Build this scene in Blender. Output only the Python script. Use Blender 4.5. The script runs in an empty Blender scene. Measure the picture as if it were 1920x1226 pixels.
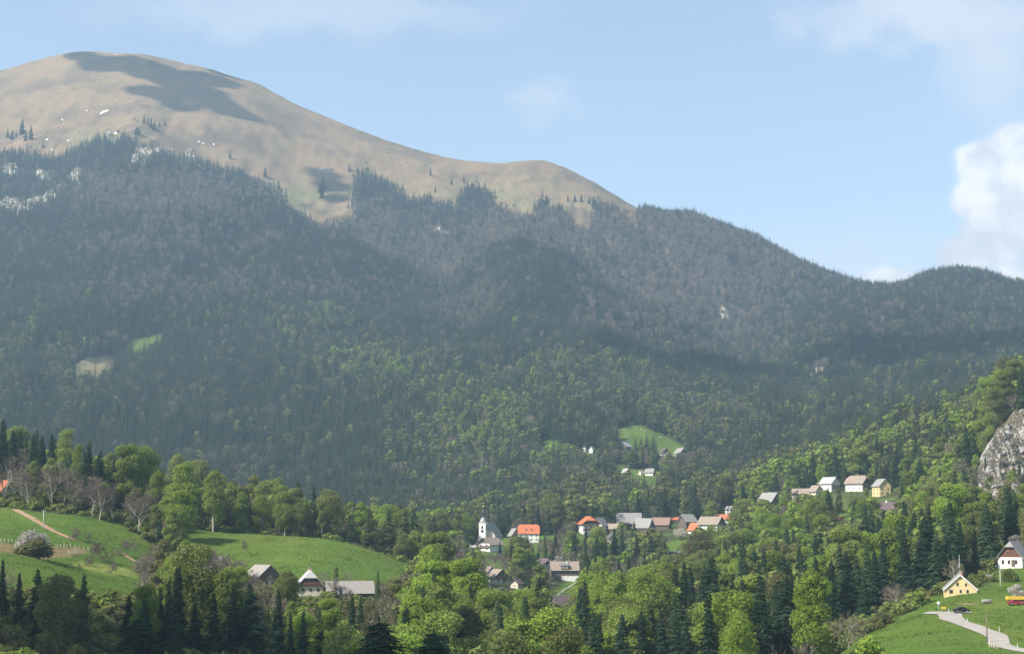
import bpy, bmesh, math, random
import numpy as np
from mathutils import Vector, Matrix, Euler

# ------------------------------------------------------------------ camera, sky, sun, exposure
scene = bpy.context.scene
C = scene.collection
F = 3250.0                                   # focal length in photo pixels (1920 wide)
PITCH = math.atan((1000.0 - 613.0) / F)
CP, SP = math.cos(PITCH), math.sin(PITCH)
cam_d = bpy.data.cameras.new('camera')
cam_d.sensor_width = 36.0
cam_d.lens = 36.0 * F / 1920.0
cam_d.clip_start = 0.5
cam_d.clip_end = 60000.0
cam = bpy.data.objects.new('camera', cam_d)
cam.rotation_euler = (math.pi / 2 + PITCH, 0, 0)
C.objects.link(cam)
scene.camera = cam

SUN_EL, SUN_AZ = math.radians(42.0), math.radians(238.0)     # azimuth clockwise from +Y (view direction)
SUN = Vector((math.sin(SUN_AZ) * math.cos(SUN_EL), math.cos(SUN_AZ) * math.cos(SUN_EL), math.sin(SUN_EL)))
sun_d = bpy.data.lights.new('sun', 'SUN')
sun_d.energy = 4.7
sun_d.angle = math.radians(0.53)
sun_d.color = (1.0, 0.94, 0.84)
sun = bpy.data.objects.new('sun', sun_d)
sun.rotation_euler = SUN.to_track_quat('Z', 'Y').to_euler()
sun.location = (0, -200, 2500)
C.objects.link(sun)

scene.view_settings.view_transform = 'Standard'
scene.view_settings.look = 'None'
scene.view_settings.gamma = 1.0
scene.view_settings.use_curve_mapping = False
scene.view_settings.exposure = 0.92
scene.cycles.max_bounces = 5
scene.cycles.diffuse_bounces = 2
scene.cycles.transmission_bounces = 3
scene.cycles.transparent_max_bounces = 8
scene.cycles.volume_bounces = 1
scene.cycles.use_denoising = True
scene.render.film_transparent = False

HAZE_DENSITY = 1.0e-4

class NT:
    """tiny node helper"""
    def __init__(s, tree):
        s.t = tree; s.n = tree.nodes; s.l = tree.links
    def node(s, typ, **kw):
        nd = s.n.new(typ)
        for k, v in kw.items(): setattr(nd, k, v)
        return nd
    def put(s, sock, v):
        if isinstance(v, bpy.types.NodeSocket): s.l.new(v, sock)
        elif v is not None: sock.default_value = v
    def math(s, op, a, b=None, c=None, clamp=False):
        nd = s.node('ShaderNodeMath', operation=op); nd.use_clamp = clamp
        s.put(nd.inputs[0], a)
        if b is not None: s.put(nd.inputs[1], b)
        if c is not None: s.put(nd.inputs[2], c)
        return nd.outputs[0]
    def vmath(s, op, a, b=None):
        nd = s.node('ShaderNodeVectorMath', operation=op)
        s.put(nd.inputs[0], a)
        if b is not None: s.put(nd.inputs[1], b)
        return nd.outputs['Value'] if op in ('LENGTH', 'DOT_PRODUCT') else nd.outputs[0]
    def mixc(s, f, a, b, blend='MIX'):
        nd = s.node('ShaderNodeMix', data_type='RGBA', blend_type=blend)
        s.put(nd.inputs[0], f); s.put(nd.inputs[6], a); s.put(nd.inputs[7], b)
        return nd.outputs[2]
    def noise(s, vec, scale, detail=4, rough=0.55, out='Fac', dim='3D'):
        nd = s.node('ShaderNodeTexNoise', noise_dimensions=dim)
        if vec is not None: s.put(nd.inputs['Vector'], vec)
        nd.inputs['Scale'].default_value = scale
        nd.inputs['Detail'].default_value = detail
        nd.inputs['Roughness'].default_value = rough
        return nd.outputs[0] if out == 'Fac' else nd.outputs[1]
    def ramp(s, f, lo, hi, a=0.0, b=1.0, smooth=True):
        nd = s.node('ShaderNodeMapRange', interpolation_type='SMOOTHSTEP' if smooth else 'LINEAR')
        s.put(nd.inputs['Value'], f)
        nd.inputs['From Min'].default_value = lo; nd.inputs['From Max'].default_value = hi
        nd.inputs['To Min'].default_value = a; nd.inputs['To Max'].default_value = b
        return nd.outputs[0]

def c4(c): return (c[0], c[1], c[2], 1.0)

world = bpy.data.worlds.new('World')
scene.world = world
world.use_nodes = True
w = NT(world.node_tree)
w.n.clear()
sky = w.node('ShaderNodeTexSky', sky_type='NISHITA', sun_disc=False)
sky.sun_elevation = SUN_EL
sky.sun_rotation = SUN_AZ
sky.altitude = 800
sky.air_density = 1.0
sky.dust_density = 1.4
sky.ozone_density = 0.6
tc = w.node('ShaderNodeTexCoord')
sep = w.node('ShaderNodeSeparateXYZ'); w.l.new(tc.outputs['Generated'], sep.inputs[0])
yy = w.math('MAXIMUM', sep.outputs[1], 0.05)
pa = w.math('DIVIDE', sep.outputs[0], yy)
pe = w.math('DIVIDE', sep.outputs[2], yy)
comb = w.node('ShaderNodeCombineXYZ')
w.put(comb.inputs[0], pa); w.put(comb.inputs[1], pe)
pvec = comb.outputs[0]
wn = w.noise(pvec, 34.0, 6, 0.62, 'Color')
wn = w.vmath('SUBTRACT', wn, (0.5, 0.5, 0.5))
def cloud_mask(blobs, warp, soft):
    nd = w.node('ShaderNodeVectorMath', operation='SCALE'); w.put(nd.inputs[0], wn); nd.inputs['Scale'].default_value = warp
    p = w.vmath('ADD', pvec, nd.outputs[0])
    acc = None
    for (x, y, rx, ry, op) in blobs:
        q = w.vmath('SUBTRACT', p, ((x - 960) / F, (1000 - y) / F, 0))
        q = w.vmath('MULTIPLY', q, (F / rx, F / ry, 0))
        m = w.ramp(w.vmath('LENGTH', q), 1.0 + soft, 1.0 - soft, 0.0, op)
        acc = m if acc is None else w.math('MAXIMUM', acc, m)
    return acc
cumulus = cloud_mask([(1885, 310, 78, 66, 1), (1935, 290, 80, 70, 1), (1850, 365, 62, 46, 1), (1910, 390, 100, 80, 1), (1880, 440, 70, 60, 0.95),
                      (1822, 487, 58, 44, 0.95), (1880, 500, 90, 45, 0.75), (1970, 460, 110, 110, 0.85)], 0.022, 0.20)
low = cloud_mask([(1692, 528, 80, 30, 0.95), (1640, 540, 50, 18, 0.8)], 0.012, 0.35)
veil = cloud_mask([(1800, 5, 230, 52, 0.75), (1880, 80, 80, 110, 0.6), (1625, 42, 60, 36, 0.55), (1500, 35, 34, 34, 0.35), (1008, 180, 62, 30, 0.4),
                   (1590, 500, 190, 80, 0.35), (560, 2, 330, 44, 0.40), (1010, 196, 40, 14, 0.22), (1900, 180, 70, 60, 0.3)], 0.05, 0.75)
# the same broken fair-weather cloud goes on over the rest of the sky
gn = w.noise(tc.outputs['Generated'], 2.6, 7, 0.58)
gmask = w.ramp(gn, 0.56, 0.74, 0.0, 0.7)
off_a = w.ramp(w.math('ABSOLUTE', pa), 0.34, 0.6)
off_e = w.ramp(pe, 0.36, 0.6)
back = w.ramp(sep.outputs[1], 0.25, 0.0)
gmask = w.math('MULTIPLY', gmask, w.math('MAXIMUM', w.math('MAXIMUM', off_a, off_e), back))
gmask = w.math('MULTIPLY', gmask, w.ramp(sep.outputs[2], -0.02, 0.05))
shade = w.noise(pvec, 22.0, 6, 0.6)
ccol = w.mixc(w.ramp(shade, 0.38, 0.62), (4.3, 4.45, 4.9, 1), (6.5, 6.3, 6.2, 1))
vcol = (4.5, 4.55, 4.9, 1)
hsky = w.node('ShaderNodeHueSaturation'); hsky.inputs['Saturation'].default_value = 0.86; w.put(hsky.inputs['Color'], sky.outputs[0])
col = w.mixc(w.math('MAXIMUM', veil, gmask), hsky.outputs[0], vcol)
col = w.mixc(w.math('MAXIMUM', cumulus, low), col, ccol)
bg = w.node('ShaderNodeBackground'); w.put(bg.inputs[0], col); bg.inputs[1].default_value = 0.108
wo = w.node('ShaderNodeOutputWorld'); w.l.new(bg.outputs[0], wo.inputs[0])

# ------------------------------------------------------------------ photo pixel <-> place
def px_ae(x, y):
    u = (np.asarray(x, float) - 960.0) / F; v = (613.0 - np.asarray(y, float)) / F
    den = CP - v * SP
    return u / den, (SP + v * CP) / den
def world_px(X, Y, Z):
    dep = np.maximum(Y * CP + Z * SP, 1e-3)
    return 960.0 + F * X / dep, 613.0 - F * (Z * CP - Y * SP) / dep

rng = np.random.default_rng(7)
random.seed(7)
PERM = np.random.default_rng(3).permutation(512)
PERM = np.concatenate([PERM, PERM, PERM])
GA = np.random.default_rng(4).uniform(0, 2 * math.pi, 512)
GX, GY = np.cos(GA), np.sin(GA)
def perlin(x, y):
    xi = np.floor(x).astype(int); yi = np.floor(y).astype(int)
    xf = x - xi; yf = y - yi
    u = xf ** 3 * (xf * (xf * 6 - 15) + 10); v = yf ** 3 * (yf * (yf * 6 - 15) + 10)
    xi &= 511; yi &= 511
    def g(ix, iy, dx, dy):
        h = PERM[(PERM[ix & 511] + iy) & 511]
        return GX[h] * dx + GY[h] * dy
    a = g(xi, yi, xf, yf); b = g(xi + 1, yi, xf - 1, yf); c = g(xi, yi + 1, xf, yf - 1); d = g(xi + 1, yi + 1, xf - 1, yf - 1)
    return (a + (b - a) * u) * (1 - v) + (c + (d - c) * u) * v
def fbm(x, y, oct=4, gain=0.5, ridged=False):
    s = 0; amp = 1.0; f = 1.0
    for i in range(oct):
        n = perlin(x * f + 17.3 * i, y * f - 9.1 * i)
        s = s + amp * ((0.35 - np.abs(n)) * 1.6 if ridged else n)
        amp *= gain; f *= 2.03
    return s
def sstep(a, b, t):
    t = np.clip((t - a) / (b - a), 0, 1); return t * t * (3 - 2 * t)

# ------------------------------------------------------------------ terrain: guide lines (photo x, photo y, distance in metres)
GUIDES = [
 [(0, 'z', -6.5, 60), (1920, 'z', -6.5, 60)],
 [(0, 'z', -18, 150), (1920, 'z', -15, 150)],
 [(0, 'z', -38, 245), (900, 'z', -38, 245), (1400, 'z', -36, 245), (1650, 'z', -22.5, 245), (1920, 'z', -20, 245)],
 [(0, 'z', -43, 380), (300, 'z', -45, 380), (900, 'z', -50, 380), (1350, 'z', -46, 380), (1500, 'z', -38, 380), (1600, 1236, 380), (1700, 1222, 375), (1920, 1222, 368)],
 [(0, 1098, 475), (150, 1118, 475), (300, 1150, 475), (500, 1185, 475), (700, 1205, 475), (900, 1225, 480), (1200, 1240, 480), (1450, 1225, 480), (1600, 1190, 470), (1700, 1158, 465), (1770, 1149, 455), (1920, 1146, 450)],
 [(0, 1033, 540), (60, 1045, 540), (150, 1072, 540), (260, 1103, 540), (330, 1125, 545), (450, 1128, 550), (580, 1122, 560), (700, 1132, 560), (780, 1150, 560), (900, 1185, 570), (1200, 1205, 580), (1450, 1190, 570), (1600, 1158, 540), (1700, 1132, 515), (1780, 1113, 498), (1835, 1106, 498), (1920, 1098, 500)],
 [(0, 1034, 572), (60, 1046, 574), (150, 1070, 574), (260, 1092, 576), (330, 1112, 580), (450, 1104, 590), (580, 1100, 592), (700, 1114, 592), (780, 1128, 595), (900, 1172, 610), (1200, 1190, 620), (1450, 1170, 620), (1600, 1140, 600), (1700, 1115, 575), (1780, 1096, 560), (1860, 1066, 548), (1920, 1061, 548)],
 [(0, 1000, 618), (60, 1008, 620), (150, 1022, 622), (260, 1050, 625), (330, 1072, 628), (400, 1062, 636), (580, 1062, 640), (700, 1082, 640), (780, 1098, 640), (900, 1150, 660), (1200, 1170, 680), (1450, 1150, 680), (1600, 1118, 650), (1700, 1092, 630), (1780, 1072, 620), (1860, 1040, 610), (1920, 1028, 610)],
 [(0, 962, 672), (60, 958, 675), (150, 965, 680), (230, 985, 680), (300, 1000, 690), (340, 990, 700), (420, 999, 704), (520, 1003, 705), (620, 1009, 703), (680, 1022, 700), (740, 1042, 700), (790, 1064, 700), (850, 1100, 720), (1000, 1140, 740), (1200, 1150, 760), (1450, 1128, 760), (1600, 1095, 730), (1700, 1062, 720), (1800, 1030, 700), (1920, 985, 690)],
 [(0, 925, 735), (150, 940, 740), (300, 985, 745), (420, 1000, 750), (620, 1016, 750), (740, 1058, 750), (850, 1098, 780), (930, 1112, 800), (1060, 1132, 805), (1200, 1138, 830), (1450, 1098, 840), (1600, 1060, 830), (1700, 1025, 800), (1800, 985, 790), (1920, 940, 780)],
 [(0, 895, 810), (150, 925, 815), (300, 968, 820), (420, 990, 825), (620, 1020, 830), (780, 1062, 840), (860, 1088, 900), (930, 1088, 948), (1000, 1084, 980), (1060, 1086, 985), (1130, 1098, 960), (1200, 1106, 940), (1330, 1070, 940), (1450, 1045, 940), (1600, 1012, 930), (1700, 985, 915), (1800, 955, 900), (1850, 938, 900), (1920, 915, 890)],
 [(0, 890, 900), (300, 985, 920), (600, 1035, 940), (780, 1052, 980), (860, 1048, 1060), (905, 1030, 1120), (990, 1030, 1130), (1080, 1050, 1090), (1150, 1052, 1080), (1230, 1036, 1080), (1330, 1010, 1080), (1450, 985, 1060), (1600, 955, 1040), (1700, 940, 1000), (1780, 900, 960), (1830, 880, 930), (1860, 810, 945), (1890, 762, 955), (1920, 748, 955)],
 [(0, 930, 1080), (300, 1010, 1080), (600, 1030, 1100), (780, 1030, 1140), (860, 1024, 1180), (910, 1022, 1190), (990, 1013, 1210), (1100, 998, 1240), (1190, 994, 1270), (1290, 990, 1240), (1340, 988, 1200), (1450, 945, 1200), (1540, 922, 1200), (1600, 916, 1200), (1660, 925, 1140), (1740, 885, 1120), (1820, 842, 1100), (1870, 785, 1080), (1920, 742, 1060)],
 [(0, 985, 1400), (400, 985, 1420), (700, 985, 1430), (850, 988, 1420), (950, 985, 1400), (1050, 968, 1400), (1150, 962, 1420), (1250, 950, 1430), (1350, 930, 1420), (1450, 905, 1430), (1550, 862, 1440), (1650, 818, 1440), (1750, 788, 1420), (1850, 755, 1400), (1920, 726, 1380)],
 [(0, 960, 1700), (400, 960, 1700), (700, 955, 1680), (850, 935, 1640), (950, 915, 1620), (1050, 905, 1620), (1150, 897, 1610), (1240, 897, 1610), (1350, 893, 1640), (1450, 878, 1640), (1550, 860, 1640), (1650, 832, 1640), (1750, 804, 1640), (1850, 776, 1640), (1920, 756, 1640)],
 [(0, 875, 1880), (300, 880, 1880), (600, 885, 1880), (800, 860, 1850), (950, 845, 1820), (1050, 850, 1810), (1150, 852, 1800), (1290, 852, 1800), (1400, 848, 1850), (1500, 836, 1880), (1600, 812, 1880), (1750, 785, 1880), (1920, 755, 1880)],
 [(0, 805, 2060), (300, 810, 2060), (600, 815, 2060), (800, 790, 2050), (950, 775, 2030), (1050, 790, 1980), (1170, 796, 1940), (1230, 806, 1930), (1300, 825, 1960), (1400, 808, 2060), (1500, 798, 2100), (1600, 782, 2120), (1750, 765, 2150), (1920, 748, 2150)],
 [(0, 690, 2400), (300, 690, 2400), (600, 700, 2400), (800, 705, 2380), (950, 700, 2360), (1100, 715, 2350), (1250, 735, 2350), (1400, 752, 2400), (1500, 740, 2440), (1600, 722, 2460), (1750, 705, 2480), (1920, 692, 2500)],
 [(0, 545, 2800), (250, 525, 2800), (450, 540, 2800), (600, 575, 2780), (760, 622, 2740), (850, 640, 2720), (950, 590, 2760), (1050, 590, 2760), (1150, 632, 2760), (1250, 668, 2760), (1350, 692, 2760), (1430, 697, 2780), (1500, 662, 2850), (1600, 640, 2880), (1700, 628, 2900), (1800, 628, 2920), (1920, 632, 2950)],
 [(0, 420, 3180), (110, 395, 3200), (180, 380, 3200), (240, 338, 3210), (300, 322, 3220), (380, 350, 3220), (470, 385, 3210), (570, 428, 3180), (640, 455, 3160), (760, 532, 3080), (830, 562, 3050), (880, 522, 3080), (930, 490, 3110), (1000, 476, 3120), (1060, 500, 3110), (1120, 540, 3080), (1200, 590, 3040), (1300, 624, 3000), (1400, 662, 2980), (1470, 640, 3020), (1560, 608, 3120), (1700, 590, 3160), (1800, 588, 3200), (1920, 598, 3220)],
 [(0, 400, 3270), (110, 375, 3290), (180, 362, 3300), (240, 330, 3300), (300, 320, 3300), (380, 352, 3300), (470, 390, 3290), (570, 450, 3280), (640, 488, 3270), (760, 562, 3220), (830, 575, 3200), (880, 518, 3200), (930, 490, 3220), (1000, 486, 3230), (1060, 530, 3220), (1120, 582, 3200), (1200, 632, 3170), (1300, 662, 3130), (1400, 672, 3110), (1470, 630, 3150), (1560, 592, 3240), (1700, 572, 3280), (1800, 568, 3320), (1920, 580, 3340)],
 [(0, 300, 3600), (80, 292, 3610), (150, 282, 3620), (205, 262, 3630), (250, 251, 3640), (290, 272, 3640), (340, 300, 3640), (430, 335, 3640), (520, 375, 3640), (580, 402, 3620), (650, 402, 3600), (760, 405, 3600), (900, 420, 3580), (1000, 420, 3570), (1100, 428, 3560), (1200, 425, 3560), (1300, 440, 3600), (1400, 470, 3650), (1500, 518, 3700), (1600, 556, 3700), (1660, 560, 3680), (1740, 540, 3650), (1820, 528, 3650), (1920, 553, 3650)],
 [(0, 228, 3840), (150, 205, 3860), (250, 190, 3870), (400, 215, 3870), (520, 262, 3860), (640, 305, 3820), (760, 335, 3800), (900, 360, 3790), (1000, 358, 3780), (1100, 375, 3760), (1210, 405, 3740), (1300, 412, 3760), (1400, 445, 3800), (1500, 494, 3840), (1620, 541, 3860), (1680, 548, 3860), (1750, 527, 3840), (1820, 521, 3820), (1920, 549, 3820)],
 [(0, 131, 4120), (60, 112, 4140), (110, 99, 4150), (150, 92, 4160), (210, 95, 4160), (270, 98, 4160), (330, 112, 4160), (400, 129, 4160), (440, 143, 4150), (480, 153, 4150), (520, 175, 4140), (560, 196, 4130), (640, 229, 4100), (720, 261, 4060), (800, 284, 4020), (860, 297, 4000), (940, 304, 3980), (1015, 296, 3970), (1060, 312, 3960), (1130, 350, 3930), (1210, 397, 3900), (1250, 412, 3900), (1300, 422, 3900), (1400, 456, 3920), (1500, 504, 3950), (1620, 551, 3970), (1680, 558, 3970), (1750, 537, 3950), (1820, 531, 3930), (1920, 559, 3920)],
 [(0, 180, 4700), (600, 270, 4700), (1000, 400, 4600), (1500, 600, 4600), (1920, 620, 4600)],
 [(0, 330, 5300), (1000, 560, 5300), (1920, 760, 5300)],
]
A_IN = np.linspace(-0.36, 0.36, 481)
A_OUT = 0.36 + (np.linspace(0, 1, 22)[1:] ** 1.6) * 0.84
AC = np.concatenate([-A_OUT[::-1], A_IN, A_OUT])
DR = np.concatenate([np.linspace(40, 300, 44)[:-1], np.linspace(300, 1300, 331)[:-1], np.linspace(1300, 2600, 161)[:-1],
                     np.linspace(2600, 4300, 221)[:-1], np.linspace(4300, 5300, 22)])
NC, NR = len(AC), len(DR)
xs_photo = np.linspace(-120, 2040, 400)
gD, gZ = [], []
for g in GUIDES:
    gx = np.array([p[0] for p in g], float)
    dd = np.interp(xs_photo, gx, [p[-1] for p in g])
    if any(p[1] == 'z' for p in g):
        zz = []
        for p in g:
            if p[1] == 'z': zz.append(p[2])
            else: zz.append(float(px_ae(p[0], p[1])[1]) * p[2])
        zz = np.interp(xs_photo, gx, zz)
        aa = (xs_photo - 960) / F / CP
    else:
        yv = np.interp(xs_photo, gx, [p[1] for p in g])
        aa, ee = px_ae(xs_photo, yv)
        zz = ee * dd
    # smooth guides a little along x
    k = np.exp(-0.5 * (np.arange(-6, 7) / 2.2) ** 2); k /= k.sum()
    sm = lambda q: np.convolve(np.pad(q, 6, 'edge'), k, 'valid')
    gD.append(np.interp(AC, aa, sm(dd))); gZ.append(np.interp(AC, aa, sm(zz)))
gD = np.array(gD); gZ = np.array(gZ)
ZG = np.empty((NC, NR))
for i in range(NC):
    d = np.concatenate([[0.0], gD[:, i]]); z = np.concatenate([[-1.7], gZ[:, i]])
    ZG[i] = np.interp(DR, d, z)
k = np.exp(-0.5 * (np.arange(-8, 9) / 2.6) ** 2); k /= k.sum()
ZG = np.apply_along_axis(lambda q: np.convolve(np.pad(q, 8, 'edge'), k, 'valid'), 1, ZG)
XX = AC[:, None] * DR[None, :]
YY = np.repeat(DR[None, :], NC, 0)
far = sstep(1500, 2400, YY)
top = sstep(3500, 3800, YY)
crest = 1 - 0.75 * sstep(3850, 4000, YY)
nz = fbm(XX / 260, YY / 340, 4, 0.5) * 22 * far * crest * (1 - 0.4 * top)
nz += fbm(XX / 150 + 3, YY / 520, 4, 0.55, True) * 26 * far * crest * (1 - 0.85 * top)
nz += fbm(XX / 30, YY / 120 + 2, 3, 0.55, True) * 2.6 * top * crest
nz += fbm(XX / 70, YY / 70, 3) * (0.7 + 1.6 * sstep(700, 1300, YY)) * (1 - far)
nz += fbm(XX / 24 + 5, YY / 24, 3) * 0.28 * (1 - far)
nz += fbm(XX / 40, YY / 55 + 9, 3) * 3.5 * top * crest
ZG = ZG + nz * sstep(150, 300, YY)
EG = ZG / DR[None, :]
ECUM = np.maximum.accumulate(np.concatenate([np.full((NC, 1), -9.0), EG[:, :-1]], 1), 1)

def _idx(a, D):
    ci = np.clip(np.interp(a, AC, np.arange(NC)), 0, NC - 1.001); ri = np.clip(np.interp(D, DR, np.arange(NR)), 0, NR - 1.001)
    return ci, ri
def sample(G, a, D):
    ci, ri = _idx(np.asarray(a, float), np.asarray(D, float))
    i = ci.astype(int); j = ri.astype(int); f = ci - i; g = ri - j
    return (G[i, j] * (1 - f) + G[i + 1, j] * f) * (1 - g) + (G[i, j + 1] * (1 - f) + G[i + 1, j + 1] * f) * g
def H(X, Y): return sample(ZG, np.asarray(X) / np.maximum(np.asarray(Y, float), 1), Y)
def ground_at(x, y, lo=200, hi=4200, near=None):
    """where the sight line of a photo pixel meets the ground, looking from distance lo on"""
    a, e = px_ae(x, y); a = float(a); e = float(e)
    ds = DR[(DR >= lo) & (DR <= hi)]
    ev = sample(ZG, np.full(len(ds), a), ds) / ds
    s = ev - e
    cr = np.where((s[:-1] < 0) & (s[1:] >= 0))[0]
    if len(cr):
        j = cr[0] if near is None else cr[np.argmin(np.abs(ds[cr] - near))]
        t = s[j] / (s[j] - s[j + 1]); D = ds[j] + t * (ds[j + 1] - ds[j])
    else:
        D = ds[np.argmin(np.abs(s))] if near is None else near
    return Vector((a * D, D, float(sample(ZG, a, D))))
def ground_on(x, D, y=1000):
    a = float(px_ae(x, y)[0]); return Vector((a * D, D, float(sample(ZG, a, D))))

# ------------------------------------------------------------------ materials
MATS = {}
def new_mat(name):
    m = bpy.data.materials.new(name); m.use_nodes = True
    t = NT(m.node_tree); t.n.clear()
    out = t.node('ShaderNodeOutputMaterial')
    MATS[name] = m
    return m, t, out
def plain(name, col, rough=0.8, var=0.18, scale=3.0, bump=0.0, metal=0.0, spec=0.3, stretch=(1, 1, 1), col2=None):
    m, t, out = new_mat(name)
    b = t.node('ShaderNodeBsdfPrincipled')
    co = t.node('ShaderNodeTexCoord')
    mp = t.node('ShaderNodeMapping'); t.l.new(co.outputs['Object'], mp.inputs[0]); mp.inputs['Scale'].default_value = stretch
    n = t.noise(mp.outputs[0], scale, 5, 0.6)
    dark = c4([c * (1 - var) for c in col]) if col2 is None else c4(col2)
    lite = c4([min(1, c * (1 + var)) for c in col])
    t.put(b.inputs['Base Color'], t.mixc(t.ramp(n, 0.32, 0.68), dark, lite))
    b.inputs['Roughness'].default_value = rough; b.inputs['Metallic'].default_value = metal
    b.inputs['Specular IOR Level'].default_value = spec
    if bump:
        bp = t.node('ShaderNodeBump'); bp.inputs['Strength'].default_value = bump; t.put(bp.inputs['Height'], n); t.l.new(bp.outputs[0], b.inputs['Normal'])
    t.l.new(b.outputs[0], out.inputs[0])
    return m
def leaf_mat(name, c0, c1, c2, trans=0.3, var=0.35):
    """tint 0..1 runs c0 > c1 > c2; every tree and every leaf clump differs a little"""
    m, t, out = new_mat(name)
    at = t.node('ShaderNodeAttribute', attribute_type='INSTANCER', attribute_name='tint')
    oi = t.node('ShaderNodeObjectInfo'); ge = t.node('ShaderNodeNewGeometry')
    f = t.math('ADD', at.outputs['Fac'], t.math('MULTIPLY', t.math('SUBTRACT', ge.outputs['Random Per Island'], 0.5), var), clamp=True)
    col = t.mixc(t.ramp(f, 0.0, 0.5, smooth=False), c4(c0), c4(c1))
    col = t.mixc(t.ramp(f, 0.5, 1.0, smooth=False), col, c4(c2))
    br = t.math('ADD', 0.78, t.math('MULTIPLY', oi.outputs['Random'], 0.44))
    br = t.math('MULTIPLY', br, t.math('ADD', 0.8, t.math('MULTIPLY', ge.outputs['Random Per Island'], 0.4)))
    hs = t.node('ShaderNodeHueSaturation'); t.put(hs.inputs['Value'], br); t.put(hs.inputs['Color'], col)
    d = t.node('ShaderNodeBsdfDiffuse'); t.l.new(hs.outputs[0], d.inputs[0])
    tr = t.node('ShaderNodeBsdfTranslucent'); t.l.new(hs.outputs[0], tr.inputs[0])
    mx = t.node('ShaderNodeMixShader'); mx.inputs[0].default_value = trans
    t.l.new(d.outputs[0], mx.inputs[1]); t.l.new(tr.outputs[0], mx.inputs[2])
    t.l.new(mx.outputs[0], out.inputs[0])
    return m
M_SPRUCE = leaf_mat('spruce_needles', (0.021, 0.041, 0.026), (0.042, 0.072, 0.036), (0.088, 0.120, 0.044), 0.18)
M_BROAD = leaf_mat('broadleaf_foliage', (0.155, 0.142, 0.068), (0.205, 0.240, 0.070), (0.225, 0.315, 0.048), 0.45)
M_LARCH = leaf_mat('larch_needles', (0.085, 0.110, 0.050), (0.12, 0.160, 0.062), (0.17, 0.215, 0.07), 0.35)
M_TWIG = leaf_mat('bare_twigs', (0.150, 0.115, 0.100), (0.190, 0.155, 0.125), (0.21, 0.195, 0.11), 0.2)
M_BLOSSOM = leaf_mat('blossom', (0.34, 0.30, 0.27), (0.46, 0.42, 0.38), (0.56, 0.53, 0.48), 0.3)
M_GRASS = leaf_mat('meadow_grass_blades', (0.066, 0.105, 0.020), (0.096, 0.148, 0.025), (0.175, 0.205, 0.040), 0.35)
M_BARK = plain('bark', (0.115, 0.09, 0.07), 0.9, 0.35, 4.0, 0.4, stretch=(3, 3, 0.6))
M_PALEBARK = plain('pale_bark', (0.34, 0.31, 0.27), 0.9, 0.35, 3.0, 0.3, stretch=(3, 3, 0.6))
M_WHITE = plain('white_render', (0.74, 0.72, 0.67), 0.85, 0.07, 1.2)
M_CREAM = plain('cream_render', (0.58, 0.52, 0.40), 0.85, 0.1, 1.2)
M_YELLOW = plain('yellow_render', (0.62, 0.48, 0.25), 0.85, 0.06, 1.0)
M_TIMBER = plain('weathered_timber', (0.125, 0.095, 0.075), 0.85, 0.35, 2.0, 0.2, stretch=(6, 6, 0.5))
M_REDWOOD = plain('red_brown_boards', (0.135, 0.06, 0.045), 0.8, 0.3, 2.0, 0.2, stretch=(6, 6, 0.5))
M_ORANGE = plain('orange_tiles', (0.46, 0.14, 0.065), 0.8, 0.2, 2.2, 0.3)
M_DULLRED = plain('dull_red_tiles', (0.245, 0.155, 0.125), 0.85, 0.25, 2.0, 0.3)
M_GREYROOF = plain('grey_roof', (0.26, 0.25, 0.235), 0.8, 0.16, 1.5, 0.2)
M_TANROOF = plain('tan_roof', (0.27, 0.215, 0.17), 0.85, 0.2, 1.5, 0.25)
M_DARKROOF = plain('dark_roof', (0.115, 0.085, 0.085), 0.8, 0.25, 1.5, 0.25)
M_PLANKROOF = plain('weathered_plank_roof', (0.27, 0.245, 0.22), 0.9, 0.3, 1.6, 0.35, stretch=(0.5, 5, 5))
M_PALEROOF = plain('pale_roof', (0.38, 0.37, 0.36), 0.7, 0.12, 1.5, 0.1)
M_GLASS = plain('window_glass', (0.025, 0.03, 0.035), 0.12, 0.3, 0.6, spec=0.6)
M_FRAME = plain('window_frame', (0.42, 0.38, 0.33), 0.6, 0.12, 4.0)
M_WFRAME = plain('white_board', (0.72, 0.71, 0.69), 0.6, 0.06, 4.0)
M_METAL = plain('dark_copper', (0.075, 0.07, 0.075), 0.5, 0.25, 2.0, metal=0.3)
M_LEAD = plain('pale_sheet_metal', (0.28, 0.285, 0.28), 0.5, 0.12, 2.0, metal=0.2)
M_GOLD = plain('gilt', (0.65, 0.48, 0.2), 0.35, 0.1, 2.0, metal=0.7)
M_BRICK = plain('brick', (0.42, 0.24, 0.17), 0.9, 0.25, 6.0)
M_POST = plain('pale_post_wood', (0.46, 0.40, 0.30), 0.9, 0.25, 3.0)
M_POLE = plain('pole_wood', (0.17, 0.125, 0.10), 0.9, 0.2, 3.0)
M_GREYPOLE = plain('grey_pole', (0.5, 0.49, 0.47), 0.6, 0.1, 3.0)
M_BLACKPAINT = plain('black_car_paint', (0.012, 0.012, 0.014), 0.25, 0.2, 1.0, spec=0.5)
M_REDPAINT = plain('red_car_paint', (0.28, 0.02, 0.03), 0.3, 0.1, 1.0, spec=0.5)
M_ORANGEPAINT = plain('orange_red_paint', (0.48, 0.11, 0.05), 0.4, 0.1, 1.0)
M_YELLOWPAINT = plain('yellow_paint', (0.66, 0.46, 0.05), 0.5, 0.12, 1.5)
M_RUBBER = plain('rubber', (0.02, 0.02, 0.02), 0.9, 0.2, 5.0)
M_SNOW = plain('snow', (0.85, 0.85, 0.86), 0.7, 0.04, 0.2)
M_HIDE = plain('cow_hide', (0.42, 0.25, 0.15), 0.9, 0.35, 1.2, col2=(0.62, 0.52, 0.42))
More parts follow.
